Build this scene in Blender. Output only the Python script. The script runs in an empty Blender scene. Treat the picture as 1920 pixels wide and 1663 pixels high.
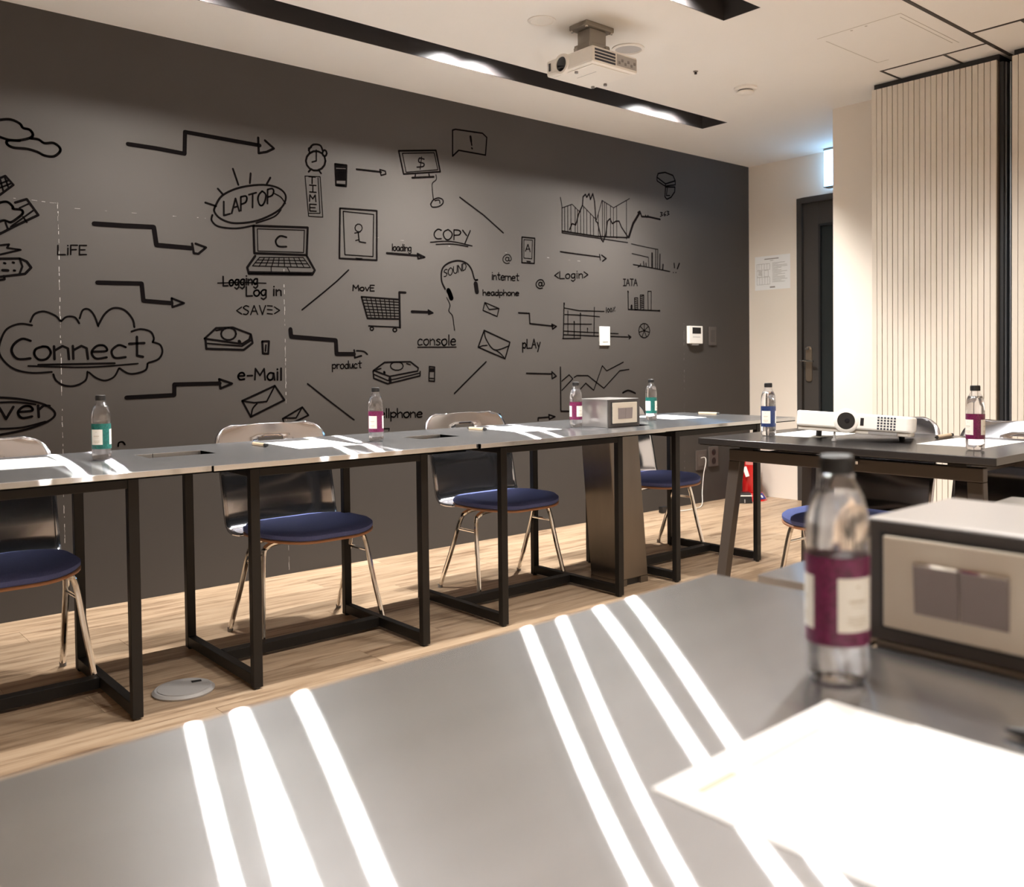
import bpy, bmesh, math, random
from mathutils import Vector, Matrix
random.seed(7)
PI = math.pi
scene = bpy.context.scene
C = scene.collection

# ------------------------------------------------------------------ camera
FPX, PPX, PPY, W, H = 1705.29, 1017.16, 721.82, 1920.0, 1663.0
YAW, PITCH, ROLL, EYE = 0.72164, 0.02412, -0.01076, 1.03
_fw = Vector((math.sin(YAW)*math.cos(PITCH), math.cos(YAW)*math.cos(PITCH), -math.sin(PITCH)))
_r = Vector((math.cos(YAW), -math.sin(YAW), 0))
_u = _r.cross(_fw)
_r2 = math.cos(ROLL)*_r + math.sin(ROLL)*_u
_u2 = -math.sin(ROLL)*_r + math.cos(ROLL)*_u
cam = bpy.data.cameras.new('camera')
cam.sensor_fit = 'HORIZONTAL'; cam.sensor_width = 36.0
cam.lens = 36.0*FPX/W
cam.shift_x = -(PPX - W/2)/W
cam.shift_y = -(H/2 - PPY)/W
cam.clip_start = 0.02
cam.dof.use_dof = True; cam.dof.focus_distance = 3.6; cam.dof.aperture_fstop = 4.6
cam_o = bpy.data.objects.new('camera', cam); C.objects.link(cam_o)
cam_o.matrix_world = Matrix(((_r2.x, _u2.x, -_fw.x, 0), (_r2.y, _u2.y, -_fw.y, 0), (_r2.z, _u2.z, -_fw.z, EYE), (0, 0, 0, 1)))
scene.camera = cam_o

# ------------------------------------------------------------------ world, exposure, lamp power
world = bpy.data.worlds.new('world'); scene.world = world; world.use_nodes = True
world.node_tree.nodes['Background'].inputs[0].default_value = (0.9, 0.95, 1, 1)
world.node_tree.nodes['Background'].inputs[1].default_value = 0.0
vs = scene.view_settings
vs.view_transform = 'Standard'; vs.look = 'None'; vs.gamma = 1.0; vs.use_curve_mapping = False
vs.exposure = 0.0
cy = scene.cycles                                # light path lengths
cy.max_bounces = 7; cy.diffuse_bounces = 4; cy.glossy_bounces = 4; cy.transmission_bounces = 7; cy.transparent_max_bounces = 8
cy.use_light_tree = False
LAMP_W = 112.0
LAMP_COLOR = (1.0, 0.98, 0.95)

# ------------------------------------------------------------------ room numbers (metres)
YW, XR, XP, ZC = 4.20, 5.82, 4.875, 2.511     # dark wall, far white wall, pillar face, ceiling
XL, YN = -2.4, -2.6                            # wall behind left, wall behind the camera
T = 0.735                                      # table height

# ------------------------------------------------------------------ material helpers
def new_mat(name):
    m = bpy.data.materials.new(name); m.use_nodes = True
    nt = m.node_tree; nt.nodes.clear()
    out = nt.nodes.new('ShaderNodeOutputMaterial')
    return m, nt, out
def N(nt, t, **kw):
    n = nt.nodes.new(t)
    for k, v in kw.items():
        setattr(n, k, v)
    return n
def pbr(name, col, rough=0.5, metal=0.0, spec=0.5, noise=0.0, nscale=8.0, bump=0.0, bscale=60.0, coat=0.0, stretch=(1, 1, 1)):
    m, nt, out = new_mat(name)
    p = N(nt, 'ShaderNodeBsdfPrincipled')
    p.inputs['Base Color'].default_value = (*col, 1); p.inputs['Roughness'].default_value = rough
    p.inputs['Metallic'].default_value = metal; p.inputs['Specular IOR Level'].default_value = spec
    p.inputs['Coat Weight'].default_value = coat; p.inputs['Coat Roughness'].default_value = 0.06
    nt.links.new(p.outputs[0], out.inputs[0])
    if noise or bump:
        tc = N(nt, 'ShaderNodeTexCoord'); mp = N(nt, 'ShaderNodeMapping'); mp.inputs['Scale'].default_value = stretch
        nt.links.new(tc.outputs['Object'], mp.inputs[0])
    if noise:
        nz = N(nt, 'ShaderNodeTexNoise'); nz.inputs['Scale'].default_value = nscale; nz.inputs['Detail'].default_value = 5
        nt.links.new(mp.outputs[0], nz.inputs['Vector'])
        mx = N(nt, 'ShaderNodeMix', data_type='RGBA')
        mx.inputs['A'].default_value = (*[c*(1-noise) for c in col], 1); mx.inputs['B'].default_value = (*[min(1, c*(1+noise)) for c in col], 1)
        nt.links.new(nz.outputs['Fac'], mx.inputs['Factor']); nt.links.new(mx.outputs['Result'], p.inputs['Base Color'])
    if bump:
        nb = N(nt, 'ShaderNodeTexNoise'); nb.inputs['Scale'].default_value = bscale; nb.inputs['Detail'].default_value = 3
        nt.links.new(mp.outputs[0], nb.inputs['Vector'])
        bp = N(nt, 'ShaderNodeBump'); bp.inputs['Strength'].default_value = bump; bp.inputs['Distance'].default_value = 0.002
        nt.links.new(nb.outputs['Fac'], bp.inputs['Height']); nt.links.new(bp.outputs[0], p.inputs['Normal'])
    return m
def emit(name, col, strength):
    m, nt, out = new_mat(name)
    e = N(nt, 'ShaderNodeEmission'); e.inputs[0].default_value = (*col, 1); e.inputs[1].default_value = strength
    nt.links.new(e.outputs[0], out.inputs[0]); return m
def brushed_steel(name, col, axis=(1, 0, 0), r1=0.192, a1=0.918, r2=0.138, a2=0.842, mixf=0.48, r3=0.40, mix3=0.07):
    """stainless sheet brushed along one object axis: highlights stretch across the brushing"""
    m, nt, out = new_mat(name)
    cx = N(nt, 'ShaderNodeCombineXYZ')
    for i in range(3): cx.inputs[i].default_value = axis[i]
    vt = N(nt, 'ShaderNodeVectorTransform', vector_type='VECTOR', convert_from='OBJECT', convert_to='WORLD')
    nt.links.new(cx.outputs[0], vt.inputs[0])
    tc = N(nt, 'ShaderNodeTexCoord'); mp = N(nt, 'ShaderNodeMapping'); mp.inputs['Scale'].default_value = (1.2, 7, 7) if axis[0] else (7, 7, 1.2)
    nz = N(nt, 'ShaderNodeTexNoise'); nz.inputs['Scale'].default_value = 2.5; nz.inputs['Detail'].default_value = 6
    nt.links.new(tc.outputs['Object'], mp.inputs[0]); nt.links.new(mp.outputs[0], nz.inputs['Vector'])
    mx = N(nt, 'ShaderNodeMix', data_type='RGBA')
    mx.inputs['A'].default_value = (*[c*0.90 for c in col], 1); mx.inputs['B'].default_value = (*[min(1, c*1.10) for c in col], 1)
    nt.links.new(nz.outputs['Fac'], mx.inputs['Factor'])
    def gl(r, a):
        g = N(nt, 'ShaderNodeBsdfAnisotropic', distribution='BECKMANN')
        g.inputs['Roughness'].default_value = r; g.inputs['Anisotropy'].default_value = a
        nt.links.new(mx.outputs['Result'], g.inputs['Color']); nt.links.new(vt.outputs[0], g.inputs['Tangent']); return g
    g1, g2 = gl(r1, a1), gl(r2, a2)
    ms = N(nt, 'ShaderNodeMixShader'); ms.inputs[0].default_value = mixf
    nt.links.new(g1.outputs[0], ms.inputs[1]); nt.links.new(g2.outputs[0], ms.inputs[2])
    g3 = gl(r3, 0.35); m3 = N(nt, 'ShaderNodeMixShader'); m3.inputs[0].default_value = mix3
    nt.links.new(ms.outputs[0], m3.inputs[1]); nt.links.new(g3.outputs[0], m3.inputs[2])
    df = N(nt, 'ShaderNodeBsdfDiffuse'); nt.links.new(mx.outputs['Result'], df.inputs['Color'])
    m4 = N(nt, 'ShaderNodeMixShader'); m4.inputs[0].default_value = 0.05      # fine scratches scatter a little light
    nt.links.new(m3.outputs[0], m4.inputs[1]); nt.links.new(df.outputs[0], m4.inputs[2])
    nt.links.new(m4.outputs[0], out.inputs[0]); return m
def wood_mat(name, c0, c1, c2):
    m, nt, out = new_mat(name)
    p = N(nt, 'ShaderNodeBsdfPrincipled'); p.inputs['Roughness'].default_value = 0.42; p.inputs['Specular IOR Level'].default_value = 0.35
    oi = N(nt, 'ShaderNodeObjectInfo'); tc = N(nt, 'ShaderNodeTexCoord')
    off = N(nt, 'ShaderNodeVectorMath', operation='SCALE'); off.inputs[0].default_value = (13, 7, 3)
    nt.links.new(oi.outputs['Random'], off.inputs['Scale'])
    add = N(nt, 'ShaderNodeVectorMath', operation='ADD'); nt.links.new(tc.outputs['Object'], add.inputs[0]); nt.links.new(off.outputs[0], add.inputs[1])
    mp = N(nt, 'ShaderNodeMapping'); mp.inputs['Scale'].default_value = (1.1, 13, 1); nt.links.new(add.outputs[0], mp.inputs[0])
    n1 = N(nt, 'ShaderNodeTexNoise'); n1.inputs['Scale'].default_value = 2.2; n1.inputs['Detail'].default_value = 8; n1.inputs['Roughness'].default_value = 0.65; n1.inputs['Distortion'].default_value = 0.5
    nt.links.new(mp.outputs[0], n1.inputs['Vector'])
    cr = N(nt, 'ShaderNodeValToRGB'); e = cr.color_ramp.elements
    e[0].position = 0.30; e[0].color = (*c0, 1); e[1].position = 0.72; e[1].color = (*c2, 1)
    x = e.new(0.50); x.color = (*c1, 1)
    nt.links.new(n1.outputs['Fac'], cr.inputs[0])
    hs = N(nt, 'ShaderNodeHueSaturation')
    mr = N(nt, 'ShaderNodeMapRange'); mr.inputs['To Min'].default_value = 0.86; mr.inputs['To Max'].default_value = 1.12
    nt.links.new(oi.outputs['Random'], mr.inputs['Value']); nt.links.new(mr.outputs[0], hs.inputs['Value']); nt.links.new(cr.outputs[0], hs.inputs['Color'])
    nt.links.new(hs.outputs[0], p.inputs['Base Color'])
    b = N(nt, 'ShaderNodeBump'); b.inputs['Strength'].default_value = 0.12; b.inputs['Distance'].default_value = 0.001
    nt.links.new(n1.outputs['Fac'], b.inputs['Height']); nt.links.new(b.outputs[0], p.inputs['Normal'])
    nt.links.new(p.outputs[0], out.inputs[0]); return m
def pet_mat(name):
    m, nt, out = new_mat(name)
    t = N(nt, 'ShaderNodeBsdfTransparent'); t.inputs[0].default_value = (0.97, 0.97, 0.99, 1)
    g = N(nt, 'ShaderNodeBsdfAnisotropic'); g.inputs['Roughness'].default_value = 0.16; g.inputs['Color'].default_value = (1, 1, 1, 1)
    lw = N(nt, 'ShaderNodeLayerWeight'); lw.inputs['Blend'].default_value = 0.5
    pw = N(nt, 'ShaderNodeMath', operation='POWER'); pw.inputs[1].default_value = 3.0; nt.links.new(lw.outputs['Facing'], pw.inputs[0])
    fr = N(nt, 'ShaderNodeMath', operation='MULTIPLY_ADD'); fr.inputs[1].default_value = 0.55; fr.inputs[2].default_value = 0.10; nt.links.new(pw.outputs[0], fr.inputs[0])
    ms = N(nt, 'ShaderNodeMixShader'); nt.links.new(fr.outputs[0], ms.inputs[0]); nt.links.new(t.outputs[0], ms.inputs[1]); nt.links.new(g.outputs[0], ms.inputs[2])
    nt.links.new(ms.outputs[0], out.inputs[0]); return m
def water_mat(name):
    m, nt, out = new_mat(name)
    g = N(nt, 'ShaderNodeBsdfGlass'); g.inputs['IOR'].default_value = 1.33; g.inputs['Roughness'].default_value = 0.0
    nt.links.new(g.outputs[0], out.inputs[0]); return m
def label_mat(name, col):
    m, nt, out = new_mat(name)
    p = N(nt, 'ShaderNodeBsdfPrincipled'); p.inputs['Roughness'].default_value = 0.35
    tc = N(nt, 'ShaderNodeTexCoord'); v = N(nt, 'ShaderNodeTexVoronoi'); v.inputs['Scale'].default_value = 260
    nt.links.new(tc.outputs['Object'], v.inputs['Vector'])
    mx = N(nt, 'ShaderNodeMix', data_type='RGBA'); mx.inputs['A'].default_value = (*[c*0.6 for c in col], 1); mx.inputs['B'].default_value = (*[min(1, c*1.5) for c in col], 1)
    nt.links.new(v.outputs['Color'], mx.inputs['Factor']); nt.links.new(mx.outputs['Result'], p.inputs['Base Color'])
    nt.links.new(p.outputs[0], out.inputs[0]); return m

M = dict(
    dark_wall=pbr('dark wall paint', (0.062, 0.0545, 0.0485), 0.6, spec=0.18, noise=0.06, nscale=3, bump=0.05, bscale=90),
    marker=pbr('black marker paint', (0.005, 0.004, 0.004), 0.9, spec=0.0),
    chip=pbr('chipped white filler', (0.40, 0.38, 0.35), 0.9),
    cream=pbr('cream wall paint', (0.80, 0.72, 0.625), 0.6, spec=0.3, noise=0.03, nscale=2, bump=0.03, bscale=120),
    ceiling=pbr('ceiling paint', (0.82, 0.79, 0.745), 0.8, spec=0.2, noise=0.02, nscale=2),
    trough=pbr('dark slot lining', (0.050, 0.045, 0.044), 0.45, spec=0.35),
    track=pbr('dark track metal', (0.03, 0.022, 0.017), 0.5),
    slat=pbr('beige slat laminate', (0.65, 0.585, 0.50), 0.5, spec=0.3, noise=0.03, nscale=3),
    groove=pbr('slat groove', (0.11, 0.085, 0.065), 0.8),
    seal=pbr('black seal and gap shade', (0.012, 0.012, 0.013), 0.5),  # rubber seals, also the painted shade in the gap above the partitions
    alu=pbr('aluminium edge', (0.30, 0.31, 0.33), 0.35, metal=0.9),
    door=pbr('dark door paint', (0.055, 0.049, 0.044), 0.4, spec=0.4, noise=0.05, nscale=4),
    door_glass=pbr('dark tinted pane', (0.022, 0.026, 0.026), 0.12, spec=0.6),
    brass=pbr('bronze handle', (0.42, 0.35, 0.27), 0.32, metal=0.9),
    wood=wood_mat('oak floor', (0.15, 0.085, 0.045), (0.41, 0.285, 0.182), (0.51, 0.38, 0.26)),
    joint=pbr('floor joint', (0.10, 0.065, 0.04), 0.8),
    steel=brushed_steel('brushed steel top', (0.64, 0.65, 0.67)),
    steel_v=brushed_steel('brushed steel post', (0.24, 0.215, 0.19), axis=(0, 0, 1), r1=0.45, a1=0.5, r2=0.4, a2=0.6),
    steel_box=pbr('satin steel box', (0.46, 0.43, 0.41), 0.30, metal=0.9, noise=0.05, nscale=6, stretch=(1, 1, 12)),
    graphite=pbr('graphite box front', (0.055, 0.048, 0.045), 0.4, spec=0.4),
    leg=pbr('black powder coat', (0.009, 0.0075, 0.0065), 0.45, spec=0.3),
    underside=pbr('matt black board', (0.004, 0.004, 0.004), 0.95, spec=0.0),
    taupe=pbr('taupe powder coat', (0.060, 0.048, 0.040), 0.42, spec=0.4),
    black_top=pbr('black laminate top', (0.024, 0.021, 0.020), 0.24, spec=0.5),
    chrome=pbr('chrome tube', (0.78, 0.75, 0.71), 0.10, metal=1.0),
    shell=pbr('grey lacquered shell', (0.60, 0.60, 0.64), 0.12, metal=0.98),
    ply=pbr('plywood edge', (0.42, 0.20, 0.10), 0.5),
    fabric=pbr('navy fabric', (0.11, 0.135, 0.33), 0.85, spec=0.2, noise=0.25, nscale=250, bump=0.3, bscale=500),
    paper=pbr('white paper', (0.86, 0.85, 0.83), 0.7, spec=0.2),
    print=pbr('grey print', (0.30, 0.27, 0.24), 0.8),
    print_tan=pbr('tan print', (0.55, 0.47, 0.36), 0.8),
    white=pbr('white plastic', (0.82, 0.78, 0.72), 0.35, spec=0.4),
    offwhite=pbr('off white plastic', (0.66, 0.61, 0.54), 0.45),
    grey=pbr('grey plastic', (0.22, 0.205, 0.195), 0.5),
    greyl=pbr('light grey plastic', (0.42, 0.40, 0.385), 0.45),
    black=pbr('black plastic', (0.012, 0.011, 0.011), 0.38),
    vent=pbr('vent dark', (0.035, 0.037, 0.05), 0.5),
    lens=pbr('lens glass', (0.008, 0.008, 0.011), 0.05, spec=0.35),
    champagne=pbr('champagne plate', (0.56, 0.49, 0.40), 0.35, metal=0.3),
    rocker=pbr('brown rocker', (0.185, 0.148, 0.135), 0.42),
    dark_plate=pbr('dark brown plate', (0.085, 0.070, 0.062), 0.45),
    mount=pbr('grey mount metal', (0.30, 0.27, 0.235), 0.45, metal=0.5),
    red=pbr('red enamel', (0.52, 0.012, 0.012), 0.25, coat=0.5),
    blue=pbr('blue sticker', (0.015, 0.03, 0.22), 0.4),
    pen_body=pbr('tan pen barrel', (0.50, 0.38, 0.25), 0.4),
    cap=pbr('black cap', (0.012, 0.011, 0.011), 0.45),
    pet=pet_mat('clear bottle plastic'),
    water=water_mat('water'),
    magenta=label_mat('magenta label', (0.118, 0.006, 0.048)),
    teal=label_mat('teal label', (0.004, 0.098, 0.082)),
    navy=label_mat('navy label', (0.014, 0.030, 0.105)),
    label_white=pbr('label white', (0.80, 0.76, 0.68), 0.5),
    lamp_lens=emit('lamp lens', (1.0, 0.95, 0.90), 40.0),
    exit=emit('exit sign light', (0.30, 0.62, 1.0), 6.5),
)

# ------------------------------------------------------------------ mesh helpers
class MB:
    """collects boxes, prisms, tubes and lathes into one mesh"""
    def __init__(self): self.v = []; self.f = []
    def add(self, vs, fs):
        o = len(self.v); self.v += [tuple(x) for x in vs]; self.f += [tuple(i+o for i in f) for f in fs]; return self
    def box(self, x0, x1, y0, y1, z0, z1):
        return self.add([(x0,y0,z0),(x1,y0,z0),(x1,y1,z0),(x0,y1,z0),(x0,y0,z1),(x1,y0,z1),(x1,y1,z1),(x0,y1,z1)],
                        [(0,3,2,1),(4,5,6,7),(0,1,5,4),(1,2,6,5),(2,3,7,6),(3,0,4,7)])
    def hull8(self, b, t):   # bottom ring of 4, top ring of 4
        return self.add(b+t, [(0,3,2,1),(4,5,6,7),(0,1,5,4),(1,2,6,5),(2,3,7,6),(3,0,4,7)])
    def prism(self, pts, z0, z1):
        n = len(pts)
        return self.add([(x,y,z0) for x,y in pts]+[(x,y,z1) for x,y in pts],
                        [tuple(range(n-1,-1,-1)), tuple(range(n,2*n))]+[(i,(i+1)%n,n+(i+1)%n,n+i) for i in range(n)])
    def tube(self, path, r, n=10, caps=True):
        path = [Vector(p) for p in path]; rings = []
        up = None
        for i, p in enumerate(path):
            d = (path[min(i+1,len(path)-1)]-path[max(i-1,0)]).normalized()
            if up is None: up = Vector((0,0,1)) if abs(d.z) < 0.9 else Vector((1,0,0))
            a = d.cross(up).normalized(); b = a.cross(d).normalized(); up = b
            rr = r[i] if isinstance(r, (list, tuple)) else r
            rings.append([p + rr*(math.cos(2*PI*k/n)*a + math.sin(2*PI*k/n)*b) for k in range(n)])
        vs = [v for q in rings for v in q]; fs = []
        for i in range(len(path)-1):
            for k in range(n): fs.append((i*n+k, i*n+(k+1)%n, (i+1)*n+(k+1)%n, (i+1)*n+k))
        if caps: fs += [tuple(range(n-1,-1,-1)), tuple((len(path)-1)*n+k for k in range(n))]
        return self.add(vs, fs)
    def lathe(self, prof, n=24, origin=(0,0,0), axis='z', a0=0.0, a1=2*PI, caps=True):
        full = abs(a1-a0) > 6.28; m = n if full else n+1; vs = []; fs = []
        for r, z in prof:
            for k in range(m):
                a = a0+(a1-a0)*k/n
                x, y, w = r*math.cos(a), r*math.sin(a), z
                if axis == 'x': x, y, w = w, x, y
                elif axis == 'y': x, y, w = y, w, x
                vs.append((origin[0]+x, origin[1]+y, origin[2]+w))
        for i in range(len(prof)-1):
            for k in range(m if full else n):
                k2 = (k+1) % m
                fs.append((i*m+k, i*m+k2, (i+1)*m+k2, (i+1)*m+k))
        if caps and full:
            if prof[0][0] > 1e-6: fs.append(tuple(range(m-1,-1,-1)))
            if prof[-1][0] > 1e-6: fs.append(tuple((len(prof)-1)*m+k for k in range(m)))
        return self.add(vs, fs)
    def mesh(self, name, mat, smooth=False):
        me = bpy.data.meshes.new(name); me.from_pydata([tuple(v) for v in self.v], [], self.f)
        bm = bmesh.new(); bm.from_mesh(me); bmesh.ops.remove_doubles(bm, verts=bm.verts, dist=1e-6)
        bmesh.ops.recalc_face_normals(bm, faces=bm.faces); bm.to_mesh(me); bm.free()
        me.materials.append(M[mat] if isinstance(mat, str) else mat)
        if smooth:
            me.polygons.foreach_set('use_smooth', [True]*len(me.polygons))
            me.set_sharp_from_angle(angle=math.radians(38))
        me.update(); return me
    def build(self, name, mat, parent=None, bevel=0.0, smooth=False, loc=None, rot=None):
        o = bpy.data.objects.new(name, self.mesh(name, mat, smooth)); C.objects.link(o)
        if parent: o.parent = parent
        if loc: o.location = loc
        if rot: o.rotation_euler = rot
        if bevel:
            b = o.modifiers.new('bevel', 'BEVEL'); b.width = bevel; b.segments = 2; b.limit_method = 'ANGLE'; b.harden_normals = False
        return o
def tag(o, label=None, cat=None, group=None, kind=None):
    if label: o['label'] = label
    if cat: o['category'] = cat
    if group: o['group'] = group
    if kind: o['kind'] = kind
    return o
def thing(name, label, cat, loc=(0,0,0), rz=0.0, group=None):
    o = bpy.data.objects.new(name, None); C.objects.link(o); o.empty_display_size = 0.1
    o.location = loc; o.rotation_euler = (0,0,rz)
    return tag(o, label, cat, group)
def copy_tree(o, parent=None):
    c = o.copy(); C.objects.link(c); c.parent = parent
    for ch in list(o.children): copy_tree(ch, c)
    return c
def rrect(w, h, r, n=6, cx=0, cy=0):
    pts = []
    for sx, sy, a in ((1,1,0),(-1,1,PI/2),(-1,-1,PI),(1,-1,1.5*PI)):
        for k in range(n+1):
            t = a+PI/2*k/n
            pts.append((cx+sx*(w/2-r)+r*math.cos(t), cy+sy*(h/2-r)+r*math.sin(t)))
    return pts
def catmull(P, k=5):
    out = []
    for i in range(len(P)-1):
        p0, p1, p2, p3 = P[max(i-1,0)], P[i], P[i+1], P[min(i+2,len(P)-1)]
        for j in range(k):
            t = j/k
            out.append(tuple(0.5*((2*p1[a])+(-p0[a]+p2[a])*t+(2*p0[a]-5*p1[a]+4*p2[a]-p3[a])*t*t+(-p0[a]+3*p1[a]-3*p2[a]+p3[a])*t**3) for a in range(len(p1))))
    out.append(tuple(P[-1])); return out
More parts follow.
